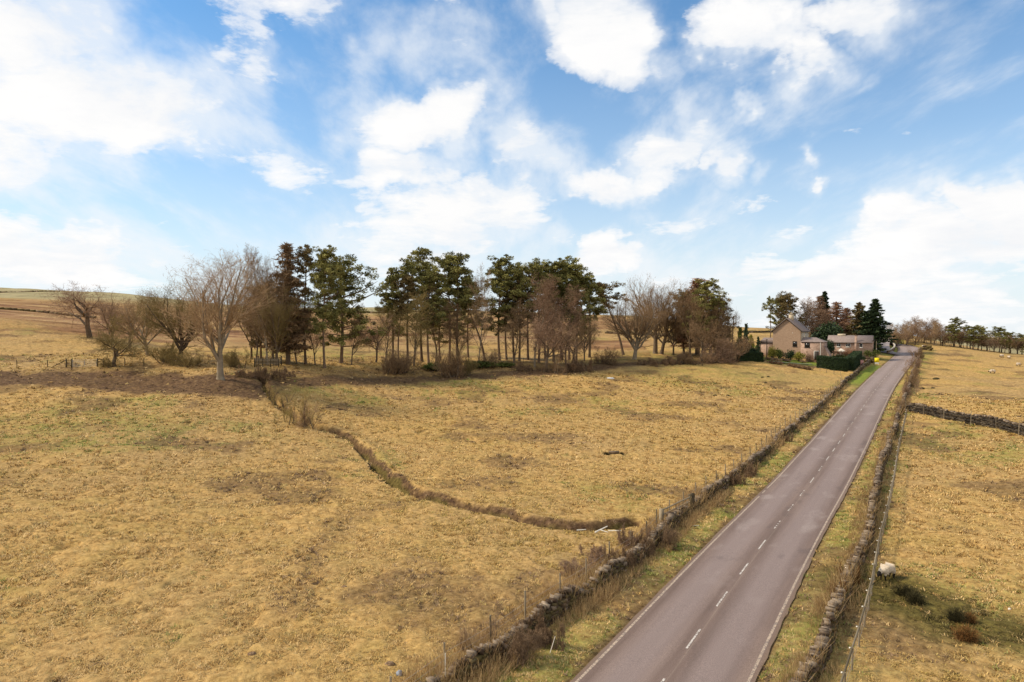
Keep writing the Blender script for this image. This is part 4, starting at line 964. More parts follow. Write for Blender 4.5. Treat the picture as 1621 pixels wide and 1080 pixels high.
# --- central pine group, left to right
cg = [('pineG',622,571,422,46,'needle','spindly half bare pine at the left edge of the central pine group'),
 ('pineD',631,574,430,40,'needle_brown','slim brownish pine just inside the left edge of the central pine group'),
 ('pineA',646,574,408,62,'needle','full crowned pine, third trunk of the central pine group'),
 ('pineB',668,573,391,50,'needle','tallest pine of the central group with a narrow top like a chimney'),
 ('pineH',679,577,420,48,'needle','pine with the thickest reddish trunk just right of the tallest one in the central group'),
 ('pineG',697,570,470,44,'needle','short dark green pine in the middle of the central pine group'),
 ('pineA',711,574,395,66,'needle','wide flat topped pine in the middle of the central pine group'),
 ('pineB',724,576,400,54,'needle','pine with twin looking crown right of the flat topped one in the central group'),
 ('pineC',741,566,438,50,'needle','leaning pine with a low dark crown towards the right of the central group'),
 ('pineL',768,571,452,44,'needle','pine leaning hard to the left at the right edge of the central pine group')]
for k, u, vb, vt, w, lf, lb in cg: T('scots_pine', pine, k, u, vb, vt, w, lb, 'pinebark', lf, group=SB)
T('birch_tree', 'birch tree', 'birch2', 655, 580, 452, 60, 'olive twigged bare birch in front of the left part of the central pine group', 'bark', 'twig_olive', group=SB)
T('birch_tree', 'birch tree', 'birch3', 757, 566, 412, 40, 'faint tall bare birch in the narrow gap between the two pine groups', 'ashbark', 'twig_pale', group=SB, Y=150)
# --- right pine group
rg = [('pineC',791,571,402,58,'needle','dark pine at the left edge of the right pine group, its top a ragged spike'),
 ('pineB',802,570,425,40,'needle','slim straight pine second from the left of the right pine group'),
 ('pineH',814,571,440,44,'needle_brown','thin shaded pine tucked behind the second trunk of the right pine group'),
 ('pineA',822,572,412,58,'needle','bushy topped pine a little left of the middle of the right pine group'),
 ('pineE',836,570,414,46,'needle_brown','sparse topped pine left of the pink twigged birches'),
 ('pineA',853,574,405,60,'needle','tall flat crowned pine directly behind the pink twigged birches'),
 ('pineB',864,572,418,46,'needle','pine showing between the two pink twigged birches'),
 ('pineC',877,573,408,56,'needle','thick trunked pine at the heart of the right pine group'),
 ('pineH',889,571,403,60,'needle','highest dark pine of the right half of the right group'),
 ('pineD',901,570,412,52,'needle','pine leaning a little left near the right edge of the right group'),
 ('pineC',912,571,424,48,'needle','last full pine at the right edge of the right pine group')]
for k, u, vb, vt, w, lf, lb in rg: T('scots_pine', pine, k, u, vb, vt, w, lb, 'pinebark', lf, group=SB)
T('birch_tree', 'birch tree', 'birch1', 846, 582, 430, 58, 'pink twigged bare birch in front of the right pine group, the left of two', 'ashbark', 'twig_purple', group=SB)
T('birch_tree', 'birch tree', 'birch2', 880, 584, 424, 66, 'pink twigged bare birch in front of the right pine group, the right of two', 'ashbark', 'twig_purple', group=SB)
T('bare_tree', tree, 'thorn1', 866, 588, 492, 84, 'low spreading twiggy bare tree under the right pine group', 'bark', 'twig_purple', group=SB)
T('bare_tree', tree, 'thorn2', 905, 580, 498, 70, 'tangled low bare tree under the right end of the right pine group', 'bark', 'twig', group=SB)
T('scots_pine', pine, 'pineG', 933, 566, 434, 50, 'lone thin pine with a cone shaped crown right of the right pine group', 'bark', 'needle', group=SB)
T('scots_pine', pine, 'pineL', 987, 562, 444, 44, 'brownish pine leaning left with a small high tuft beside the round bare trees', 'pinebark', 'needle_brown', group=SB)
T('bare_tree', tree, 'vase2', 1004, 569, 458, 78, 'fine twigged bare tree with a pale lower trunk left of the big round one', 'ashbark', 'twig', group=SB)
T('sycamore_tree', tree, 'round1', 1037, 560, 428, 100, 'biggest round bare tree with a domed crown at the right of the belt', 'bark', 'twig', group=SB)
T('sycamore_tree', tree, 'round2', 1047, 561, 446, 80, 'bare tree with a leaning trunk directly right of the big domed one', 'bark', 'twig', group=SB, rz=2.0)
T('ivy_tree', tree, 'pineF', 1083, 560, 452, 62, 'ivy laden olive brown tree near the right end of the belt', 'bark', 'needle_brown', group=SB)
T('larch_tree', 'larch tree', 'larch1', 1104, 562, 438, 62, 'orange brown larch near the right end of the belt', 'bark', 'larch', group=SB)
T('scots_pine', pine, 'pineC', 1117, 560, 440, 52, 'dark topped pine behind the orange brown larch near the right end of the belt', 'pinebark', 'needle', group=SB, Y=180)
T('scots_pine', pine, 'pineF', 1136, 566, 462, 54, 'last pine of the belt with ragged side boughs reaching towards the power pole', 'pinebark', 'needle_brown', group=SB)
T('bare_tree', tree, 'thorn1', 1112, 572, 500, 66, 'dense low brown thicket tree beneath the larch at the end of the belt', 'bark', 'twig', group=SB)
T('bare_tree', tree, 'thorn2', 1142, 570, 512, 52, 'grey brown low twiggy tree at the very end of the belt before the garden', 'bark', 'twig_purple', group=SB)
for u, vb, vt, w, k, lf, lb in [(404,575,402,54,'birch2','twig','brown birch filling the belt just right of the big ash crown'),(432,577,398,52,'round2','twig','tall brown bare tree between pen and purple brown larch'),(470,577,420,50,'birch3','twig','brown birch right against the purple brown larch'),
  (1092,566,444,66,'round3','twig','orange brown domed bare tree hiding the ivy laden tree near the belt end'),(1124,566,452,60,'round1','twig','brown domed bare tree over the end of the belt'),(1142,568,478,46,'round2','twig','smaller brown bare tree at the last bend of the belt'),
  (556,578,478,40,'birch1','twig','thin brown birch under the broad tiered pine'),(500,579,462,46,'birch2','twig','thin brown birch between the slim and the dark green pine'),(610,574,470,44,'birch3','twig_olive','thin olive birch at the far left foot of the central pine group'),(690,576,448,50,'birch1','twig','thin brown birch among the short dark pines of the central group'),
  (728,580,470,50,'birch2','twig','low brown birch in front of the right part of the central group'),(812,578,470,46,'birch3','twig','thin brown birch in the left part of the right pine group'),(896,582,446,52,'birch1','twig_purple','pinkish birch close to the right edge of the right pine group'),
  (925,572,488,44,'round3','twig','small round brown tree between the right pine group and the lone thin pine'),(1066,562,470,52,'round3','twig','brown bare tree between the domed tree and the ivy laden tree')]:
    T('birch_tree' if k.startswith('birch') else 'bare_tree', 'birch tree' if k.startswith('birch') else tree, k, u, vb, vt, w, lb, 'bark', lf, group=SB)
# --- under the belt
US = 'bushes under the shelter belt'
for i, (k, u, vb, vt, w, lf, lb) in enumerate([
 ('scrub3',622,592,545,46,'twig','brown twiggy bush at the foot of the left edge of the central pine group'),
 ('scrub1',640,590,552,40,'bramble','dark bush between the left trunks of the central pine group'),
 ('scrub3',716,597,541,44,'twig','tall brown twiggy bush in front of the flat topped pine'),
 ('scrub2',738,594,556,40,'twig_olive','lighter olive bush right of the tall twiggy bush in the centre'),
 ('scrub1',770,580,548,40,'twig','brown bush at the foot of the leaning pine'),
 ('bush2',690,587,572,40,'leaf_mid','low green gorse bush in the centre of the belt'),
 ('bush2',762,583,570,48,'leaf_mid','low green gorse bush below the leaning pine'),
 ('bush1',800,581,571,30,'leaf_mid','small green bush at the left foot of the right pine group'),
 ('bram3',830,586,572,46,'bramble','brown brambles under the left of the right pine group'),
 ('scrub5',868,590,562,56,'twig','brown brambles under the middle of the right pine group'),
 ('bram1',912,588,565,56,'bramble','brown brambles under the right edge of the right pine group'),
 ('scrub1',955,576,545,40,'twig','thin brown bush between the lone thin pine and the leaning pine'),
 ('bram3',1024,577,565,58,'bramble','dark heap of brush at the foot of the big domed tree'),
 ('bram1',1060,577,562,44,'bramble','brown heap of brush right of the big domed tree'),
 ('scrub2',1092,577,548,52,'twig','brown bush in front of the orange brown larch'),
 ('scrub1',1128,575,540,52,'twig_purple','purple grey bush at the foot of the last pine of the belt'),
 ('scrub3',1150,570,520,44,'twig','upright brown bush between the last pine and the garden'),
 ('bram3',392,597,576,52,'bramble','dark brambles on the bank right of the big ash'),
 ('bram2',422,603,578,60,'bramble','darkest brambles over the head of the ditch below the pen'),
 ('bram3',455,597,580,44,'bramble','brambles on the bank right of the ditch head'),
 ('scrub1',300,580,548,54,'twig_olive','olive scrub left of the foot of the big ash'),
 ('scrub2',372,582,545,46,'twig_olive','olive scrub right behind the foot of the big ash'),
 ('scrub3',268,574,535,40,'twig_olive','upright olive scrub behind the fence between hawthorn and ash'),
 ('scrub1',172,581,560,26,'twig_olive','little scrub at the right end of the metal gate'),
 ('scrub4',447,640,598,48,'scrub_gold','olive willow scrub at the upper end of the ditch'),
 ('scrub5',468,672,606,62,'scrub_gold','tall olive willow scrub beside the bend of the upper ditch'),
 ('scrub1',486,675,632,34,'twig_pale','pale thin bush at the right foot of the tall willow scrub'),
 ]): T('bare_bush' if k.startswith('scrub') else 'bramble_bush' if k.startswith('bram') else 'gorse_bush', shrub if not k.startswith('bram') else 'bramble', k, u, vb, vt, w, lb, 'bark', lf, group=US, part=('stems','twigs'))
# --- along the walls
WS = 'bushes along the roadside walls'
for i, (k, u, vb, vt, w, lf, lb) in enumerate([
 ('scrub2',1052,866,822,50,'bramble','round dark brown bush on the verge below the timber rail gap'),
 ('bram1',1020,880,838,56,'bramble','brown brambles left of the round dark bush on the wall'),
 ('bram2',985,902,858,60,'bramble','brambles with an orange edge smothering the wall above the verge'),
 ('bram1',1000,868,832,56,'twig_purple','pinkish dry bramble stems on the field side of the wall'),
 ('bram2',950,890,860,70,'twig_purple','pinkish dry stems on the field side left of the slumped stones'),
 ('scrub3',905,910,880,50,'twig_purple','thin pinkish dry stems beside the two tall fence posts'),
 ('scrub2',818,1046,968,92,'bramble','biggest dark brown bush hanging over the wall near the bottom of the picture'),
 ('bram1',858,1020,965,70,'bramble','dark brambles right of the biggest bush over the wall'),
 ('scrub3',738,1030,985,34,'twig_pale','stand of thin pale dry stalks behind the nearest part of the wall'),
 ('bram2',1160,768,742,40,'bramble','brown brambles on the verge side of the wall halfway along'),
 ('bram1',1187,754,728,36,'bramble','brown brambles just beyond the halfway bush of the left wall'),
 ('bram2',1240,700,684,28,'bramble','small bramble patch far along the left wall'),
 ('bram2',1330,952,912,34,'rusty','rusty bracken draping the widest part of the right wall'),
 ('bram1',1345,925,890,34,'rusty','orange brown bracken above the widest part of the right wall'),
 ('scrub2',1437,628,599,24,'twig_purple','round purple brown bush at the corner where the cross wall meets the road'),
 ('scrub1',1441,613,585,22,'twig','brown hawthorn just past the corner bush on the roadside wall'),
 ('scrub2',1446,598,572,20,'twig','brown hawthorn farther up the right roadside wall'),
 ('scrub1',1451,582,560,18,'twig_purple','small brown hawthorn near the top of the right roadside wall'),
 ('scrub3',1455,568,549,16,'twig','last brown hawthorn of the right roadside wall by the bend'),
 ('scrub1',1432,652,622,22,'twig','brown twiggy bush on the road side of the cross wall corner'),
 ]): T('bare_bush' if k.startswith('scrub') else 'bramble_bush' if lf != 'rusty' else 'bracken_clump', shrub if not k.startswith('bram') else ('bramble' if lf != 'rusty' else 'bracken'), k, u, vb, vt, w, lb, 'bark', lf, group=WS, part=('stems','twigs'))
for (u, vb, vt, w, lf, lb) in [(1434,944,920,30,'rush','large dark rush clump in the wet hollow behind the near sheep'),(1449,956,932,24,'rush','smaller dark rush clump lower right of the large one'),
   (1514,984,956,26,'rush','dark brown rush clump near the right edge of the wet hollow'),(1533,986,964,18,'rusty','small rusty rush clump beside the dark brown one'),(1527,1014,983,32,'rusty','orange brown rush clump lowest in the wet hollow')]:
    T('rush_clump', 'rush clump', 'rushes', u, vb, vt, w, lb, 'rush', lf, group='rush clumps in the right field', part=('stems','blades'))
# --- house garden and the wood behind
G2 = 'trees round the stone house'
for a in [
 ('scots_pine', pine, 'pineE', 1219, 0, 468, 22, 'slim pine left of the house roof', 'pinebark', 'needle', 222),
 ('scots_pine', pine, 'pineF', 1245, 0, 459, 44, 'big broad pine rising behind the house gable', 'pinebark', 'needle_brown', 224),
 ('scots_pine', pine, 'pineC', 1236, 0, 466, 28, 'dark pine between the slim and the broad pine behind the house', 'pinebark', 'needle', 229),
 ('birch_tree', 'birch tree', 'birch1', 1275, 0, 470, 32, 'pinkish bare birch directly right of the broad pine', 'ashbark', 'twig_purple', 226),
 ('birch_tree', 'birch tree', 'birch2', 1288, 0, 468, 32, 'purple brown bare birch left of the dark spruce top', 'ashbark', 'twig_purple', 230),
 ('larch_tree', 'larch tree', 'larch1', 1297, 0, 467, 30, 'grey brown larch crowding the dark spruce top', 'bark', 'twig_purple', 236),
 ('spruce_tree', 'spruce tree', 'sprucetall', 1305, 0, 460, 24, 'narrow dark spruce top standing out of the brown trees behind the house', 'bark', 'spruce', 240),
 ('larch_tree', 'larch tree', 'larch2', 1324, 0, 476, 42, 'reddish orange larch behind the cottage', 'bark', 'larch', 228),
 ('birch_tree', 'birch tree', 'birch3', 1312, 0, 480, 34, 'purple bare birch between the two larches behind the cottage', 'bark', 'twig_purple', 224),
 ('larch_tree', 'larch tree', 'larch1', 1340, 0, 486, 30, 'brown larch at the right end of the cottage wood', 'bark', 'larch', 232),
 ('birch_tree', 'birch tree', 'birch1', 1264, 0, 480, 34, 'thin grey birch hidden between house and broad pine', 'bark', 'twig', 232),
 ('cypress_tree', 'cypress tree', 'cypress', 1360, 0, 477, 34, 'olive green cypress with a rounded top left of the big spruce', 'bark', 'needle_brown', 222),
 ('spruce_tree', 'spruce tree', 'spruce', 1385, 0, 472, 42, 'big dark green spruce beside the side lane', 'bark', 'spruce', 220),
 ('spruce_tree', 'spruce tree', 'cypress', 1373, 0, 490, 34, 'dark bushy conifer squeezed between the cypress and the big spruce', 'bark', 'spruce', 218),
 ('holly_tree', 'holly tree', 'holly', 1312, 0, 507, 36, 'round dark green holly above the left end of the cottage roof', 'bark', 'leaf_dark', 212),
 ('holly_bush', shrub, 'holly', 1311, 0, 536, 18, 'tall dark evergreen bush between house annexe and cottage', 'bark', 'leaf_dark', 199),
 ('evergreen_bush', shrub, 'bush2', 1379, 0, 549, 22, 'conical olive green bush at the right end of the cottage', 'bark', 'leaf_mid', 200),
 ('garden_conifer', 'conifer', 'firsmall', 1171.5, 0, 517, 13, 'small yellow green conifer in the garden right of the power pole', 'bark', 'leaf_mid', 200),
 ('garden_conifer', 'conifer', 'firsmall', 1181, 0, 511, 12, 'small blue black conifer beside the yellow green one', 'bark', 'leaf_dark', 203),
 ('garden_conifer', 'conifer', 'firsmall', 1189, 0, 529, 11, 'little yellow green conifer in front of the pale field strip', 'bark', 'leaf_yellow', 196),
 ('garden_conifer', 'conifer', 'firsmall', 1200.5, 0, 532, 8, 'little dark conifer next to the low left annexe', 'bark', 'leaf_dark', 194),
 ('round_bush', shrub, 'bush1', 1176, 0, 530, 24, 'large round tan bush in the garden below the small conifers', 'bark', 'bramble', 193),
 ('round_bush', shrub, 'bush2', 1160, 0, 540, 22, 'dark green garden bush left of the round tan one', 'bark', 'leaf_dark', 190),
 ('round_bush', shrub, 'bush1', 1189, 0, 546, 22, 'low dark green bush beneath the round tan one', 'bark', 'leaf_dark', 188),
 ('yellow_bush', shrub, 'bush1', 1223, 0, 545, 13, 'golden bush against the house wall at its left corner', 'bark', 'leaf_yellow', 190),
 ('round_bush', shrub, 'bush3', 1234, 0, 549, 13, 'dull green bush right of the golden one by the house wall', 'bark', 'leaf_mid', 190),
 ('round_bush', shrub, 'bush1', 1251, 0, 551, 15, 'dark green dome shaped bush before the house wall', 'bark', 'leaf_dark', 188),
 ('yellow_bush', shrub, 'bush2', 1265.5, 0, 555, 15, 'bright lime green rounded bush below the house window', 'bark', 'leaf_yellow', 184),
 ('bare_bush', shrub, 'scrub2', 1279, 0, 554, 12, 'dark red twiggy bush beside the dark doorway', 'bark', 'twig_purple', 184),
 ('bare_bush', shrub, 'scrub3', 1345, 0, 548, 34, 'rust brown twiggy bushes against the cottage front', 'bark', 'larch', 198),
 ('evergreen_bush', shrub, 'bush2', 1328, 0, 560, 30, 'green bush along the top of the terrace before the cottage', 'bark', 'leaf_mid', 190),
 ('evergreen_bush', shrub, 'bush1', 1366, 0, 560, 8, 'small dark bush behind the pink bin', 'bark', 'leaf_dark', 190),
 ]:
    nm, cat, key, u, _, vt, w, lb, bk, lf, Y = a
    T(nm, cat, key, u, 0, vt, w, lb, bk, lf, Y=Y, group=G2, part=('trunk','crown') if cat != shrub else ('stems','twigs' if key.startswith('scrub') else 'foliage'))
for i, u in enumerate((1216,1226,1233,1241,1247,1272,1284,1294)):
    T('flower_bush', shrub, 'bush3', u, 0, 0, 9, 'low %s clump in the house border, %s from its left end' % (('brown','mauve','white flecked')[i%3], ('first','second','third','fourth','fifth','sixth','seventh','last')[i]), 'bark', ('bramble','twig_purple','twig_pale')[i%3], Y=183) if False else plant('border_plant', shrub, 'bush3', PROTO['bush3'], atY(u, 184-(i%3)), 'low %s clump in the house border, %s from its left end' % (('brown','mauve','pale')[i%3], ('first','second','third','fourth','fifth','sixth','seventh','last')[i]), 'bark', ('bramble','twig_purple','twig_pale')[i%3], .9, 1.6, u, 'border plants below the house', part=('stems','foliage'))
# --- far belt on the right
FB_ = 'trees of the far belt beyond the right field'
rd = random.Random(9); words = ['first','second','third','fourth','fifth','sixth','seventh','eighth','ninth','tenth','eleventh','twelfth','thirteenth','fourteenth','fifteenth','sixteenth']
us = [1414,1423,1431,1438,1446,1453,1460,1467,1474,1482,1489,1496,1503,1519,1526,1567]
for i, u in enumerate(us):
    vt = 508 - 8*math.sin((u-1414)/90*3.1) + rd.uniform(-3,5) + max(0, (u-1500)*.14)
    T('bare_tree', tree, ('birch1','birch2','birch3','vase2','birch2')[i%5], u, 0, vt, rd.uniform(19,27), 'pale bare tree of the far belt, %s from its left end' % words[i], 'ashbark' if i%2 else 'bark', ('twig_pale','twig','twig_purple')[i%3], Y=252+rd.uniform(-6,14), group=FB_)
ps = [(1506,512,16),(1511.5,501,18),(1531,515,16),(1541,514,18),(1554,514,16),(1582,516,18),(1591,523,14),(1598,525,15),(1618,527,15),(1634,528,18)]
for i, (u, vt, w) in enumerate(ps):
    T('scots_pine', pine, ('pineC','pineA','pineC','pineH','pineF')[i%5], u, 0, vt, w*1.3, 'dark pine of the far belt, %s pine from the left' % words[i] if u < 1600 else 'dark pine of the far belt at the right edge, %s from the left' % words[i], 'pinebark', 'needle', Y=246+(i%3)*5, group=FB_)
us = [1420,1434,1449,1463,1478,1492,1508,1522,1536,1549,1562,1574,1586,1599,1611,1623]
for i, u in enumerate(us):
    T('bare_tree', tree, ('thorn1','thorn2','round3')[i%3], u, 0, 519 + max(0,(u-1500)*.10) + rd.uniform(-4,5), 32, 'low brown thicket tree under the far belt, %s from its left end' % words[i], 'bark', ('twig','twig_purple')[i%2], Y=247+rd.uniform(0,8), group=FB_)

# ------------------------------------------------------------------ buildings
def masonry(name, lo, mid, hi, s):
    m, nt, b = new_mat(name, 0.9, 0.15); tc = N(nt, 'ShaderNodeTexCoord')
    br = N(nt, 'ShaderNodeTexBrick', i_Scale=s); br.inputs['Mortar Size'].default_value = .03; br.inputs['Color1'].default_value = (*lo,1); br.inputs['Color2'].default_value = (*hi,1); br.inputs['Mortar'].default_value = (*mid,1)
    sx = N(nt, 'ShaderNodeSeparateXYZ'); nt.links.new(tc.outputs['Object'], sx.inputs[0]); cb = N(nt, 'ShaderNodeCombineXYZ')
    nt.links.new(mth(nt, 'ADD', sx.outputs[0], sx.outputs[1]), cb.inputs[0]); nt.links.new(sx.outputs[2], cb.inputs[1]); nt.links.new(cb.outputs[0], br.inputs['Vector'])
    n = objnoise(nt, .8, 5); c = mixc(nt, ramp(nt, n, [(.35, .0), (.7, .55)]), br.outputs[0], mid); nt.links.new(c, b.inputs['Base Color']); bump(nt, b, br.outputs['Fac'], .4, .02); return m
M['brownwall'] = masonry('brown_rubble_wall', (.31,.205,.135), (.39,.265,.18), (.45,.315,.22), 1.6)
M['stonewall'] = masonry('pinkish_stone_wall', (.27,.17,.125), (.37,.25,.19), (.47,.34,.26), 1.2)
M['creamwall'] = masonry('cream_dressed_wall', (.50,.41,.28), (.54,.45,.32), (.60,.50,.36), 1.2)
M['slate'] = masonry('grey_stone_slates', (.20,.155,.135), (.26,.20,.175), (.33,.265,.235), 2.2)
M['white'] = tint_mat('white_painted_wood', (.7,.68,.62), (.85,.83,.78), rough=.5, b_str=0)
M['gutter'] = tint_mat('dark_gutter', (.03,.025,.02), (.06,.05,.045), rough=.5, b_str=0)
def glassmat():
    m, nt, b = new_mat('dark_window_glass', .08, .6); b.inputs['Base Color'].default_value = (.03,.028,.026,1); return m
M['glass'] = glassmat()
def prism(bm_, pts_xz, y0, y1, mat=0):
    k = len(pts_xz); V = [(x, y0, z) for x, z in pts_xz] + [(x, y1, z) for x, z in pts_xz]
    for f in ([list(range(k))], [list(range(2*k-1, k-1, -1))]): bm_.add(V, f, mat) if k <= 4 else None
    if k == 5:
        for y, o in ((y0, 0), (y1, 1)):
            q = [(x, y, z) for x, z in pts_xz]; bm_.add(q, [[0,1,2,4]], mat) ; bm_.add(q, [[2,3,4]], mat)
    bm_.add(V, [[i, (i+1)%k, k+(i+1)%k, k+i] for i in range(k)], mat)
def window(root, x, z0, z1, w, y=0, side=None, mull=1, frame='white'):
    """window on the front (facing -y) or, with side=x, on the right hand wall"""
    fr = MB(); pn = MB(); h = (z1-z0); t = .07
    def bx(b, a, c0, hx, hz, dep, out):
        if side is None: b.box((a, y-out-dep/2+.003, c0), (hx, dep/2, hz))
        else: b.box((side+out+dep/2-.003, a, c0), (dep/2, hx, hz))
    cz = (z0+z1)/2
    for sx in (-1, 1): bx(fr, x+sx*(w/2-t/2), cz, t/2, h/2, .06, .0)
    for zz in (z0+t/2, z1-t/2): bx(fr, x, zz, w/2-t-.002, t/2, .055, .0)
    for i in range(mull): bx(fr, x-w/2+(i+1)*w/(mull+1), cz, .025, h/2-t-.002, .05, 0)
    bx(fr, x, z0-.06, w/2+.08, .05, .12, 0)
    bx(pn, x, cz, w/2-t, h/2-t, .02, .0)
    f = fr.build('window', M[frame], root); p = pn.build('pane', M['glass'], f)
def gable_house():
    p0 = np.array([(1223.5-CX)/F_PX*195, 195, pt(1245,566,194)[2]]); root = empty('stone_house', p0, R(-35)); W, D, E, Rg = 7.5, 10.0, 7.7, 11.0
    b = MB(); prism(b, [(0,-1.5),(W,-1.5),(W,E),(W/2,Rg),(0,E)], 0, D); b.build('wall', M['brownwall'], root)
    b = MB(); b.box((W+.012, D/2, (E-1.5)/2-.02), (.012, D/2-.02, (E+1.5)/2-.03)); b.build('side_render', M['creamwall'], root)
    rf = MB(); 
    for sg in (-1, 1):
        x0 = W/2; x1 = W/2+sg*(W/2+.45); s = (Rg-E)/(W/2); z1 = Rg - s*(W/2+.45); V = [(x0,-.35,Rg+.05),(x1,-.35,z1+.05),(x1,D+.35,z1+.05),(x0,D+.35,Rg+.05),(x0,-.35,Rg+.22),(x1,-.35,z1+.2),(x1,D+.35,z1+.2),(x0,D+.35,Rg+.22)]
        rf.add(V, [[0,1,2,3],[4,7,6,5],[0,4,5,1],[1,5,6,2],[2,6,7,3]])
    r_ = rf.build('roof', M['slate'], root)
    ch = MB(); ch.box((W/2+.3, D*.42, Rg+.35), (.5, 1.0, .95)); ch.box((W/2+.3, D*.42, Rg+1.36), (.6, 1.1, .06)); c_ = ch.build('chimney', M['creamwall'], r_)
    for q in (-.55, .0, .55):
        cp = MB(); cp.tubes([[W/2+.3, D*.42+q, Rg+1.42]], [[W/2+.3, D*.42+q, Rg+1.85]], .13, .1, 8, caps=True); cp.build('chimney_pot', M['creamwall'], r_)
    bg = MB()
    for sg in (-1, 1):
        x1 = W/2+sg*(W/2+.42); z1 = Rg-(Rg-E)/(W/2)*(W/2+.42); bg.tubes([[W/2,-.37,Rg-.02]], [[x1,-.37,z1-.02]], .1,.1,4)
    bg.tubes([[W+.5,-.3,E-.35]],[[W+.5,D+.3,E-.35]],.08,.08,6); bg.tubes([[W+.1,-.06,-.8]],[[W+.1,-.06,E-.3]],.06,.06,6); bg.build('gutter', M['gutter'], root)
    window(root, 5.95, 3.2, 4.65, 1.15, mull=1, frame='gutter')
    window(root, 2.4, 5.3, 7.2, 1.1, side=W+.024, mull=1); window(root, 6.3, 5.3, 7.2, 1.1, side=W+.024, mull=1)
    b = MB(); b.box((5.35,-.02,7.0),(.12,.03,.07)); b.build('vent', M['white'], root)
    # right hand annexe with its own hipped roof
    A = empty('x', (0,0,0)); bpy.data.objects.remove(A)
    b = MB(); b.box((W+3.0, 2.3, 1.6), (2.95, 2.6, 2.9)); b.build('annexe_wall', M['stonewall'], root)
    b = MB(); z0, z1 = 4.52, 5.75; V = [(W+.02,-.55,z0),(W+6.2,-.55,z0),(W+6.2,5.1,z0),(W+.02,5.1,z0),(W+.02,2.3,z1),(W+3.6,2.3,z1)]
    b.add(V, [[0,1,5,4],[2,3,4,5]]); b.add(V, [[1,2,5],[3,0,4]]); b.add(V, [[0,3,2,1]]); b.build('annexe_roof', M['slate'], root)
    window(root, W+1.75, 3.0, 4.3, 1.35, y=-.3, mull=1, frame='gutter')
    b = MB(); b.box((W+4.2,-.34,.75),(.55,.03,1.15)); d_ = b.build('door', M['gutter'], root); b = MB(); b.box((W+3.58,-.36,.8),(.06,.05,1.2)); b.box((W+4.2,-.36,2.0),(.68,.05,.05)); b.build('door_frame', M['white'], d_)
    b = MB(); prism(b, [(W+5.97,-1.3),(W+7.3,-1.3),(W+7.3,.9),(W+5.97,3.4)], .2, 3.6); b.build('lean_to', M['stonewall'], root)
    b = MB(); b.tubes([[W+5.2,-.38,-1.2]],[[W+5.2,-.38,4.4]],.07,.07,6); b.build('drainpipe', M['white'], root)
    # left hand low wing
    b = MB(); b.box((-2.0, 3.0, 1.4), (1.98, 2.2, 2.7)); b.build('wing_wall', M['stonewall'], root)
    b = MB(); V = [(-4.3,.5,4.15),(-.02,.5,4.15),(-.02,5.5,4.15),(-4.3,5.5,4.15),(-3.2,3.0,5.6),(-.02,3.0,5.6)]; b.add(V, [[0,1,5,4],[2,3,4,5],[0,3,2,1]]); b.add(V, [[3,0,4],[1,2,5]]); b.build('wing_roof', M['slate'], root)
    tag(root, 'tall brown stone house with a slate gable roof, pale chimney and low annexes', 'house')
gable_house()
def cottage():
    p0 = np.array([(1311-CX)/F_PX*205, 205, pt(1345,563,202)[2]]); root = empty('stone_cottage', p0, R(-31)); W, D, E, Rg = 11.8, 6.0, 3.9, 5.75
    b = MB()
    V = [(0,0,-1.5),(W,0,-1.5),(W,D,-1.5),(0,D,-1.5),(0,0,E),(W,0,E),(W,D,E),(0,D,E),(0,D/2,Rg),(W,D/2,Rg)]
    b.add(V, [[0,1,5,4],[1,2,6,5],[2,3,7,6],[3,0,4,7]]); b.add(V, [[4,7,8],[5,9,6]]); b.build('wall', M['stonewall'], root)
    b = MB(); V = [(-.3,-.35,E-.15),(W+.1,-.35,E-.15),(W+.1,D/2,Rg+.08),(-.3,D/2,Rg+.08),(-.3,D+.35,E-.15),(W+.1,D+.35,E-.15)]; V2 = [(x,y,z+.14) for x,y,z in V]
    b.add(V+V2, [[0,1,2,3],[3,2,5,4],[6,9,8,7],[9,10,11,8],[0,6,7,1],[1,7,8,2],[2,8,11,5],[0,3,9,6],[3,4,10,9]]); r_ = b.build('roof', M['slate'], root)
    b = MB(); b.box((7.5,-.12,2.6),(.33,.3,3.3),col=None); b.box((7.5,-.12,5.95),(.42,.38,.06)); b.build('chimney', M['stonewall'], r_)
    b = MB(); b.box((3.4, D/2, Rg+.32),(1.1,.35,.32)); b.build('chimney_stack', M['creamwall'], r_)
    b = MB(); b.box((W+.22,D/2,E+.65),(.12,D/2+.3,.1)); b.tubes([[-.3,-.42,E-.1]],[[W,-.42,E-.1]],.07,.07,6); b.tubes([[1.4,-.08,-1]],[[1.4,-.08,E-.1]],.05,.05,6); b.build('gutter', M['gutter'], root)
    window(root, 2.9, 2.55, 3.65, 1.05, mull=1); window(root, 5.45, 2.55, 3.55, 1.3, mull=2); window(root, 8.85, 2.45, 3.6, .85, mull=0); window(root, 3.2, .3, 1.6, 1.5, mull=2)
    tag(root, 'long low stone cottage with white windows below the dark holly and larches', 'cottage')
cottage()
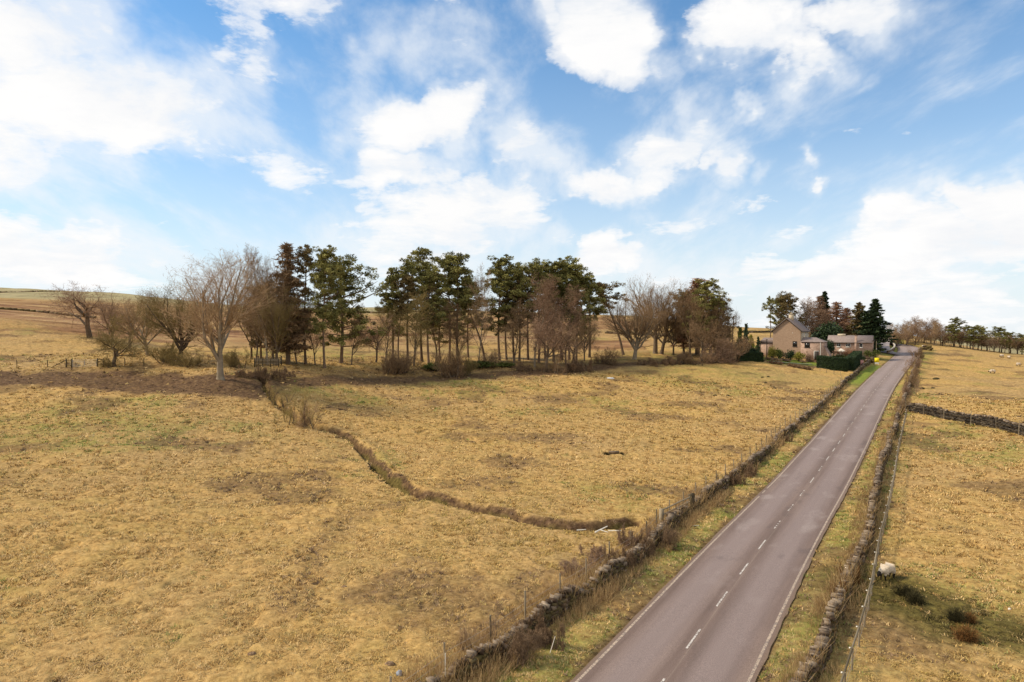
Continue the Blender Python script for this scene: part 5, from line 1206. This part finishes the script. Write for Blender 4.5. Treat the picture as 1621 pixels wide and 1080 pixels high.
def parasol():
    p = atY(1331.5, 197); root = empty('garden_parasol', p); b = MB(); zt = pt(1331.5, 551.5, 197)[2]-p[2]; zb = pt(1331.5,555.5,197)[2]-p[2]
    k = 8; V = [(math.cos(i*6.283/k)*1.15, math.sin(i*6.283/k)*1.15, zb) for i in range(k)] + [(0,0,zt)]; b.add(V, [[i,(i+1)%k,k] for i in range(k)]); V2 = [(x*.98,y*.98,z-.16) for x,y,z in V[:k]]; b.add(V[:k]+V2, [[i,i+k,(i+1)%k+k,(i+1)%k] for i in range(k)]); b.build('canopy', M['wood_pale'], root)
    b = MB(); b.tubes([[0,0,0]],[[0,0,zt]],.035,.03,6); b.build('pole', M['white'], root); tag(root, 'cream parasol open on the terrace in front of the cottage', 'parasol')
    root = empty('garden_table', atY(1331.5,196.2)); b = MB(); zz = pt(1331,557.5,196)[2]-root.location.z
    k = 10; V = [(math.cos(i*6.283/k)*.8, math.sin(i*6.283/k)*.8, zz) for i in range(k)]; b.add(V+[(0,0,zz)], [[i,(i+1)%k,k] for i in range(k)]); b.build('tabletop', M['white'], root)
    for q in ((.5,.5),(-.5,.5),(.5,-.5),(-.5,-.5)):
        b = MB(); b.tubes([[q[0],q[1],0]],[[q[0]*.8,q[1]*.8,zz-.01]],.03,.03,5); b.build('leg', M['white'], root)
    tag(root, 'small white round garden table under the cream parasol', 'table')
parasol()
# clipped hedges
def hedge(P, W, H, label, seed=1, mat='leaf_dark', z0=-.4, size=.14, dens=260, closed=None):
    """box hedge along P: solid twiggy core and a skin of small leaves"""
    r = np.random.default_rng(seed); root = empty('clipped_hedge', P[0]); d, n, s = frames(P); k = len(P); o = P[0]; core = MB(); skin = MB()
    V = []
    for a, z in ((-W/2+.1, z0), (-W/2+.1, H-.1), (W/2-.1, H-.1), (W/2-.1, z0)): V.append(np.c_[P[:,0]+n[:,0]*a, P[:,1]+n[:,1]*a, P[:,2]+z] - o)
    V = np.stack(V, 1).reshape(-1,3); core.add(V, [[i*4+a, i*4+(a+1)%4, i*4+4+(a+1)%4, i*4+4+a] for i in range(k-1) for a in range(4)] + [[0,1,2,3],[k*4-4,k*4-1,k*4-2,k*4-3]], 0, np.array([.2,.2,.2]))
    core.build('twig_core', M[mat], root)
    L = s[-1]; cnt = int(dens*(L*(W+2*H)+2*W*H)); t = r.random(cnt)*L; peri = 2*H+W; q = r.random(cnt)*peri
    a = np.where(q < H, -W/2, np.where(q < H+W, q-H-W/2, W/2)); z = np.where(q < H, q, np.where(q < H+W, H, q-H-W))
    # ends
    e = r.random(cnt) < 2*W*H/(L*peri+2*W*H); t = np.where(e, np.where(r.random(cnt) < .5, 0, L), t); a = np.where(e, (r.random(cnt)-.5)*W, a); z = np.where(e, r.random(cnt)*H, z)
    lump = (fbm(t, z+a, .9, seed, 3)-.5)*.14
    X = np.interp(t, s, P[:,0])+np.interp(t, s, n[:,0])*(a+np.sign(a)*lump)-o[0]; Y = np.interp(t, s, P[:,1])+np.interp(t, s, n[:,1])*(a+np.sign(a)*lump)-o[1]; Z = np.interp(t, s, P[:,2])-o[2]+z+lump*.6
    leafcloud(skin, np.c_[X,Y,Z], .06, 1, size, r, flat=1.0); skin.build('foliage', M[mat], root)
    return tag(root, label, 'hedge')
Z_H = pt(1330,588,167)[2]
def hp(pts, step=.8):
    Q = resample([atY(a, y) for a, y in pts], step); Q[:,2] = smooth1(hgt(Q[:,0], Q[:,1]), 4); return Q
hedge(hp([(1296.5,172),(1318,169.5),(1341,168.5)]), 2.0, 3.1, 'long tall dark clipped hedge at the garden corner, its face towards the field', 3)
hedge(hp([(1345.5,169.5),(1352,178),(1358,188)]), 1.9, 3.2, 'dark clipped hedge side running back beside the road wall from the garden corner', 4)
hedge(hp([(1169,176),(1187,176.5),(1206,177)]), 1.7, 2.3, 'shorter dark clipped hedge at the left end of the lawn', 5)
rdl = random.Random(5)
for i, u in enumerate((1184,1192,1199,1206,1221,1228,1235,1250,1258,1266,1274,1281)):
    T('hedge_sapling', shrub, 'scrub3', u, 0, 0, 9, '', Y=170) if False else plant('hedge_sapling', shrub, 'scrub3', PROTO['scrub3'], at(u, 569+ (u-1184)*.175), 'sparse leafless hedge sapling along the lawn edge, %s from the left' % words[i], 'bark', 'bramble', 1.25, 1.5, u, 'sparse hedge between lawn and field', part=('stems','twigs'))

# ------------------------------------------------------------------ poles, sign, bin, small things
def power_pole():
    p = atY(1160, 200); zt = pt(1161, 500, 200)[2]-p[2]; root = empty('utility_pole', p)
    b = MB(); b.tubes([[0,0,-.5],[-.05,0,zt*.5]],[[-.05,0,zt*.5],[.25,0,zt]],[.2,.17],[.17,.13],8,0,None,caps=True); b.build('pole', M['wood_dark'], root)
    b = MB(); b.tubes([[-2.2,0,zt-.75]],[[.3,0,zt-.35]],.09,.09,5); b.build('crossarm', M['wood_dark'], root)
    for q in (-2.0,-1.2,-.4):
        b = MB(); b.tubes([[q,0,zt-.72+(q+2.2)*.16]],[[q,0,zt-.45+(q+2.2)*.16]],.06,.04,6); b.build('insulator', M['galv'], root)
    b = MB(); b.box((-1.6,-.1,zt-1.05),(.35,.25,.22)); b.build('transformer', M['galv'], root)
    tag(root, 'dark utility pole with a slanted crossarm beyond the end of the tree belt', 'utility pole')
    p = atY(1387.5, 207); zt = pt(1387.5, 540, 207)[2]-p[2]; root = empty('slim_pole', p); b = MB(); b.tubes([[0,0,-.3]],[[0,0,zt]],.11,.08,7,0,None,caps=True); b.build('pole', M['wood'], root)
    b = MB(); b.box((0,-.12,zt*.5),(.1,.05,.18)); b.build('box', M['galv'], root); tag(root, 'slim wooden pole in front of the side lane right of the cottage', 'pole')
    p = atY(1214, 188); zt = pt(1214, 538, 188)[2]-p[2]; root = empty('slim_pole', p); b = MB(); b.tubes([[0,0,-.3]],[[0,0,zt]],.13,.1,7,0,None,caps=True); b.build('pole', M['gutter'], root)
    b = MB(); b.box((0,0,zt+.06),(.2,.2,.06)); b.build('cap', M['gutter'], root); tag(root, 'dark slim pole before the low left annexe of the house', 'pole')
power_pole()
M['yellow'] = tint_mat('bright_yellow_paint', (.85,.62,.01), (.95,.75,.03), rough=.5, b_str=0)
M['pink'] = tint_mat('faded_pink_plastic', (.42,.20,.17), (.55,.29,.25), rough=.6, b_str=0)
M['blue'] = tint_mat('blue_grey_stone', (.20,.22,.25), (.42,.45,.50), rough=.8, scale=4)
def sign():
    p = atY(1388.5, 186); root = empty('yellow_sign', p, R(-25)); s = 186/F_PX
    for q in (-.45,.45):
        b = MB(); b.tubes([[q,0,-.2]],[[q,0,1.0]],.04,.04,6); b.build('leg', M['white'], root)
    b = MB(); b.box((0,-.06,1.4),(.55,.025,.58)); b.build('board', M['yellow'], root)
    b = MB(); b.box((0,-.07,.5),(.5,.02,.17)); b.build('lower_plate', M['white'], root)
    b = MB(); b.tubes([[-.72,0,0]],[[-.72,0,2.4]],.05,.05,6); b.build('marker_post', M['wood_dark'], root)
    tag(root, 'bright yellow sign board with a white plate below on the grass by the lane mouth', 'sign')
    p = atY(1363, 183); root = empty('pink_bin', p, .3); b = MB(); b.box((0,0,.65),(.5,.4,.65),taper=1.08); b.build('body', M['pink'], root); b = MB(); b.box((0,.02,1.36),(.58,.48,.05)); b.build('lid', M['pink'], root)
    b = MB(); b.tubes([[-.45,.38,.12],[.33,.38,.12]],[[-.33,.38,.12],[.45,.38,.12]],.13,.13,8); b.build('wheels', M['gutter'], root); tag(root, 'faded pink bin standing behind the end of the dark clipped hedge', 'bin')
sign()
Q = hp([(1368,192),(1377,191),(1384,190)], .8); stone_wall(Q, 1.5, 'short pinkish stone garden wall between the cottage and the yellow sign', seed=41, thick=.5, ruin=.1)
Q = hp([(1300,187),(1318,187.5),(1336,188)], .8); stone_wall(Q, 1.2, 'low stone terrace wall behind the long dark hedge', seed=42, thick=.5, ruin=.1, cope=False)
def rock(name, cat, u, v, sx, sy, sz, mat, label, seed=1, lift=0, rz=0, Y=None):
    p = atY(u, Y) if Y else at(u, v); r = np.random.default_rng(seed); root_v = []; b = MB(); n, m = 9, 12
    for i in range(n+1):
        for j in range(m):
            th = math.pi*i/n; ph = 2*math.pi*j/m; k = 1+(r.random()-.5)*.28; root_v.append((math.sin(th)*math.cos(ph)*sx*k, math.sin(th)*math.sin(ph)*sy*k, (math.cos(th)*sz*k)*.9+sz*.35+lift))
    b.add(root_v, [[i*m+j, (i+1)*m+j, (i+1)*m+(j+1)%m, i*m+(j+1)%m] for i in range(n) for j in range(m)], 0, r.random((len(root_v),1))*np.ones((1,3)))
    o = b.build(name, M[mat]); o.location = p; o.rotation_euler = (0,0,rz); return tag(o, label, cat)
rock('blue_grey_stone', 'stone', 632, 1069, .13, .12, .16, 'blue', 'small blue grey stone on the grass at the bottom left of the near wall', 2)
rock('feed_sack', 'sack', 966, 600, .8, .42, .26, 'white', 'bright white plastic sack lying at the top of the left field', 3)
rock('pale_stone', 'stone', 1598, 965, .12, .07, .06, 'wood_pale', 'tiny white stone in the wet hollow at the right edge', 4, rz=.8)
rock('low_rock', 'rock', 1482, 601, .75, .5, .35, 'rush', 'dark low rock in the upper right field above the cross wall', 5)
rock('molehill', 'molehill', 1460, 616, .45, .4, .3, 'rush', 'single dark mound nearest the roadside hawthorns in the upper right field', 6)
rock('molehill', 'molehill', 1477, 615, .4, .3, .22, 'wood_dark', 'brown mound right of the darker mound in the upper right field', 7)
for i, (u, v) in enumerate([(1132,627),(1152,627),(1212,607),(1207,598),(1216,597)]):
    rock('molehill', 'molehill', u, v, .35, .3, .2, 'rush', 'dark molehill high in the left field near the garden, %s from the left' % ('first','second','fourth','third','last')[i], 10+i)
for i, (u, v, s, lb) in enumerate([(617,1053,.22,'dark brown molehill just above the blue grey stone'),(399,1037,.2,'dark molehill in the tan grass low at the left'),(545,930,.16,'small dark molehill halfway between the fold in the field and the near wall')]):
    rock('molehill', 'molehill', u, v, s, s*.8, s*.5, 'bramble', lb, 20+i)
def log(u, v, pieces, label, mat='wood_pale', name='fallen_branch', cat='branch'):
    p = at(u, v); b = MB()
    for (a, c, r0, r1) in pieces: b.tubes([a], [c], r0, r1, 7, 0, np.array([.8,.5,.5]), caps=True); b.tubes([c], [a], r1, r0, 7, 0, np.array([.8,.5,.5]), caps=True)
    o = b.build(name, M[mat]); o.location = p; return tag(o, label, cat)
log(944, 845, [((-.1,-.1,.12),(.85,.65,.32),.06,.035),((.3,.2,.2),(.8,-.1,.12),.04,.02)], 'white stripped branch propped up at the lower end of the ditch')
log(922, 842, [((-.4,0,.08),(.3,.1,.1),.05,.03)], 'pale log lying flat in the mud left of the white branch', name='pale_log', cat='log')
log(972, 843, [((-.4,0,.1),(.5,.05,.1),.05,.04)], 'thin pale log right of the white branch in the ditch end', name='pale_log', cat='log')
log(1100, 834, [((-.3,0,.06),(.3,.05,.08),.03,.03)], 'little white stick on the verge below the timber rail gap', name='white_stick', cat='stick')
log(870, 1036, [((0,0,0),(.25,.1,.75),.018,.012)], 'thin pale stalk leaning up from the verge below the brambles', name='dry_stalk', cat='stalk')
log(705, 1095, [((0,0,0),(0,.02,1.5),.022,.018)], 'single pale cane standing upright against the nearest end of the wall', name='upright_cane', cat='cane')
Q = hp([(1213,181),(1240,180),(1270,178.5),(1292,178)], 1.0)
V, Fc, col, _, _, _ = ribbon(Q, np.array([-.9,-.3,.3,.9]), 0.14, step=.5); b = MB(); b.add(V, Fc, 0, np.array([.6,.5,.5])); tag(b.build('garden_path', M['render']), kind='structure')
def trough():
    p = at(972, 719); root = empty('stone_trough', p, .05); root.scale = (.62,)*3; b = MB()
    b.box((0,-.28,.2),(.85,.07,.24)); b.box((0,.28,.2),(.85,.07,.24)); b.box((-.78,0,.2),(.07,.208,.24)); b.box((.78,0,.2),(.07,.208,.24)); b.build('basin', M['stone'], root)
    b = MB(); b.box((0,0,.47),(.92,.36,.03)); b.build('lip', M['lichen'], root); tag(root, 'low stone trough in the middle of the left field with dark rushes beside it', 'trough')
    for u, lb, s in ((960,'dark green rushes at the left end of the stone trough',10),(984,'short dark rushes right of the stone trough',7)): T('rush_clump', 'rush clump', 'rushes', u, 720, 714, s, lb, 'rush', 'rush', part=('stems','blades'))
trough()
# ------------------------------------------------------------------ sheep
def wool_mat():
    m, nt, b = new_mat('sheep_wool', .95, .05); n = objnoise(nt, 14, 5, .7); c = ramp(nt, n, [(.3,(.42,.33,.23)),(.65,(.66,.55,.42))]); nt.links.new(c, b.inputs['Base Color']); bump(nt, b, n, .7, .04); return m
M['wool'] = wool_mat(); M['blackface'] = tint_mat('black_face', (.012,.01,.009), (.04,.035,.03), rough=.7, b_str=0)
def sheep_body():
    """one continuous skin over a joint skeleton, grazing"""
    pts = [(0,0,.62,.25,.24),(-.22,0,.62,.27,.26),(-.42,0,.60,.24,.23),(.22,0,.62,.26,.25),(.42,0,.62,.21,.21),(.56,0,.58,.14,.14),(.68,0,.50,.105,.10),(.77,0,.40,.09,.085),(.85,0,.29,.055,.05),(-.54,0,.60,.10,.12),(-.60,0,.48,.045,.05)]
    edges = [(0,1),(1,2),(0,3),(3,4),(4,5),(5,6),(6,7),(7,8),(2,9),(9,10)]
    def leg(root, x, y, hind):
        i = len(pts); k = (x-.03 if hind else x+.02)
        pts.extend([(x,y,.44,.09,.09),(k,y,.26,.05,.05),(x+(.03 if hind else -.0),y,.10,.034,.034),(x+.02,y,.0,.04,.035)]); edges.extend([(root,i),(i,i+1),(i+1,i+2),(i+2,i+3)])
    for y in (-.13,.13): leg(2,-.40,y,True); leg(4,.36,y,False)
    me = bpy.data.meshes.new('sheep'); me.from_pydata([p[:3] for p in pts], edges, []); ob = bpy.data.objects.new('tmp', me); C.objects.link(ob)
    sk = ob.modifiers.new('s', 'SKIN'); sk.use_smooth_shade = True; ob.modifiers.new('d', 'SUBSURF').levels = 2
    for i, p in enumerate(pts): me.skin_vertices[0].data[i].radius = (p[3], p[4]); 
    me.skin_vertices[0].data[0].use_root = True
    dg = bpy.context.evaluated_depsgraph_get(); ev = ob.evaluated_get(dg); m2 = bpy.data.meshes.new_from_object(ev); bpy.data.objects.remove(ob)
    r = np.random.default_rng(1)
    for v in m2.vertices:
        c = v.co
        if c.z > .36 and c.x < .6:
            k = (vnoise(np.array([c.x*1.0+c.z]), np.array([c.y+c.z*.7]), .07, 3)[0]-.5)*.03; v.co += v.normal*k
    m2.materials.append(M['wool']); m2.materials.append(M['blackface'])
    for p in m2.polygons:
        c = p.center; p.material_index = 1 if (c.x > .69 or (c.z < .33 and abs(c.y) > .03 and c.x < .6)) else 0; p.use_smooth = True
    return m2
sh = sheep_body()
def ears():
    b = MB()
    for sg in (-1,1): b.add([(.70,sg*.07,.50),(.68,sg*.19,.51),(.73,sg*.17,.48),(.74,sg*.07,.46)], [[0,1,2,3]]); b.add([(.695,sg*.07,.49),(.675,sg*.19,.50),(.725,sg*.17,.47),(.735,sg*.07,.45)], [[0,3,2,1]])
    return b
first = None
def sheep(p, rz, s, label):
    global first
    o = bpy.data.objects.new('sheep', sh); C.objects.link(o); o.location = (p[0], p[1], p[2]-.02); o.rotation_euler = (0,0,rz); o.scale = (s,)*3
    if first is None: e = ears().build('ears', M['blackface'], o); first = e
    else: e = first.copy(); C.objects.link(e); e.parent = o
    tag(o, label, 'sheep', 'sheep in the right field')
sheep(at(1404.5, 917), R(208), 1.02, 'black faced white sheep grazing close behind the rail fence, nearest sheep')
sheep(at(1571, 591.5), R(170), 1.25, 'distant white sheep halfway up the right field, lowest of the far ones')
sheep(at(1612, 580), R(10), 1.2, 'distant white sheep close to the right edge of the photo')
sheep(at(1586, 566.5), R(200), 1.3, 'distant white sheep standing at the foot of the far tree belt')
sheep(at(1597, 568), R(80), 1.1, 'distant sheep lying low just right of the one at the foot of the belt')
sheep(at(1462, 550.8), R(0), 1.1, 'tiny far sheep on the crest near the stub of stone wall')

# ------------------------------------------------------------------ grass
def grass_material():
    m, nt, b = new_mat('dead_grass_blades', .9, .1); at_ = N(nt, 'ShaderNodeAttribute', attribute_name='tint'); nt.links.new(at_.outputs[0], b.inputs['Base Color'])
    nt.links.new(at_.outputs[0], b.inputs['Base Color']); return m
M['grass'] = grass_material()
def build_grass():
    r = np.random.default_rng(12); P = []
    for y0, y1, dens, sz in ((24, 34, 30, .8), (34, 48, 17, .95), (48, 70, 8, 1.15), (70, 105, 3.3, 1.45), (105, 150, 1.2, 1.9)):
        A = (y1-y0)*(y0+y1)/2*1.62; n = int(A*dens); rr = np.sqrt(r.random(n)*(y1**2-y0**2)+y0**2); a = R(1)*(r.random(n)*80-40); P.append(np.c_[np.sin(a)*rr, np.cos(a)*rr, np.full(n, sz)])
    P = np.vstack(P); x, y = P[:,0], P[:,1]
    dr, _, _, _ = near_poly(x, y, ROAD, 10); dl, _, _, _ = near_poly(x, y, LANE, 10); mk, mf = field_masks(x, y)
    keep = (dr > 3.22+.35*fbm(x, y, .8, 91, 2))&(dl > 2.5)&(r.random(len(x)) > mk[:,1]*.85)&(r.random(len(x)) < .35+1.1*fbm(x, y, 1.1, 5, 3))
    P = P[keep]; mk = mk[keep]; dr = dr[keep]; x, y, sz = P.T; n = len(x); z = hgt(x, y)
    straw = np.array([[.57,.365,.115],[.68,.46,.185],[.42,.25,.08],[.46,.28,.09],[.61,.40,.145],[.50,.355,.12]]); grn = np.array([[.16,.185,.035],[.25,.26,.055],[.33,.30,.09],[.42,.32,.13]]); mudc = np.array([[.20,.12,.06],[.32,.21,.11],[.12,.075,.04]]); darkc = np.array([[.14,.11,.03],[.10,.075,.025],[.22,.15,.05]])
    col = straw[r.integers(0, 6, n)]; big = fbm(x, y, 9, 19, 3)[:, None]; col = col*(1-.35*np.clip((big-.5)*3, 0, 1)*np.array([[.5,.45,.9]]))
    def sw(c, pal, p): m = r.random(n) < p; c[m] = pal[r.integers(0, len(pal), m.sum())]
    sw(col, grn, mk[:,0]*.8); sw(col, mudc, mk[:,1]*.8); sw(col, darkc, mk[:,2])
    verge = dr < 7
    nb = 9; base = np.c_[x, y, z]; wind = 2.3
    az = r.normal(wind, 1.3, (n, nb)); az = np.where(r.random((n, nb)) < .3, r.random((n, nb))*6.283, az)
    L = sz[:, None]*(.15+.17*r.random((n, nb)))*np.where(verge, 1.15, 1.0)[:, None]; el = R(1)*(12+40*r.random((n, nb)))
    off = (r.random((n, nb, 2))-.5)*.26*sz[:, None, None]; w = .014*np.maximum(1, np.hypot(x, y)/34)[:, None]*(.7+.7*r.random((n, nb)))
    b0 = base[:, None, :] + np.concatenate([off, np.full((n, nb, 1), -.03)], 2)
    d = np.stack([np.cos(az)*np.cos(el), np.sin(az)*np.cos(el), np.sin(el)], 2); sd = np.stack([-np.sin(az), np.cos(az), az*0], 2)
    mid = b0 + d*L[..., None]*.55 + np.array([0,0,.02]); d2 = d.copy(); d2[..., 2] -= .55; tip = mid + d2*L[..., None]*.5
    W = w[..., None]*sd; V = np.stack([b0-W, b0+W, mid+W*.8, mid-W*.8, tip], 2).reshape(-1, 3)
    k = np.arange(n*nb)*5; q = np.stack([k, k+1, k+2, k+3], 1); t = np.stack([k+3, k+2, k+4], 1)
    cc = np.clip(col[:, None, :]*(.72+.42*r.random((n, nb, 1)))*np.array([1,1,1.1]), 0, 1); cc = np.repeat(cc.reshape(-1, 3), 5, 0)
    b = MB(); b.add(V, q, 0, cc); b.f.append(t); b.m.append(np.zeros(len(t), np.int32))
    print('grass tufts', n)
    tag(b.build('grass', M['grass']), kind='stuff')
build_grass()
def build_dead_stems():
    # rank dead grass and willowherb stalks crowding both sides of the roadside walls
    r = np.random.default_rng(5); b = MB()
    for Pw, lo, hi, dens, hgt_ in ((LEFTWALL, -1.8, -.25, 20, .66), (LEFTWALL, .2, 1.3, 26, .6), (RIGHTWALL, -1.0, -.2, 18, .45), (RIGHTWALL, .3, 1.0, 14, .45), (WALLTOP, .3, 1.0, 10, .4), (LEFTWALL, -.3, .35, 13, .9), (RIGHTWALL, -.3, .3, 8, 1.0), (RIGHTWALL2, -1.0, 1.0, 10, .7)):
        d, n, s = frames(Pw); m = int(s[-1]*dens*(hi-lo)); t = r.random(m)*s[-1]; o = lo+(hi-lo)*r.random(m)
        k = fbm(t, o*.6, 3.2, 77, 3) > .40; t = t[k]; o = o[k]
        x = np.interp(t, s, Pw[:,0])+np.interp(t, s, n[:,0])*o; y = np.interp(t, s, Pw[:,1])+np.interp(t, s, n[:,1])*o; z = hgt(x, y) + (.45 if hi-lo < .7 else 0)
        far = np.hypot(x, y); kk = (r.random(len(x)) < np.clip(52/far, .12, 1)) & ((far < 62) | (np.abs(o) < 1.0)) & ((far < 62) | (r.random(len(x)) < .5)); x, y, z, far, t, o = [q[kk] for q in (x, y, z, far, t, o)]
        nb = 6; q = len(x); L = hgt_*(.35+.9*r.random((q, nb)))*(.5+vnoise(t, t*0, 2.5, 3)[:, None]); az = r.random((q, nb))*6.283; el = R(1)*(45+42*r.random((q, nb)))
        b0 = np.stack([x, y, z-.05], 1)[:, None]+np.concatenate([(r.random((q, nb, 2))-.5)*.22, np.zeros((q, nb, 1))], 2)
        dd = np.stack([np.cos(az)*np.cos(el), np.sin(az)*np.cos(el), np.sin(el)], 2); tip = b0+dd*L[..., None]
        w = (.007*np.clip(far/34, 1, 3.5))[:, None]*np.ones((1, nb)); pal = np.array([[.46,.30,.13],[.38,.235,.11],[.56,.39,.18],[.27,.165,.08],[.50,.34,.17]])
        cc = pal[r.integers(0, 5, q*nb)]*(.8+.4*r.random((q*nb, 1)))
        b.tubes(b0.reshape(-1, 3), tip.reshape(-1, 3), w.ravel(), w.ravel()*.5, 3, 0, cc)
    tag(b.build('dead_grass_stems', M['grass']), kind='stuff')
build_dead_stems()
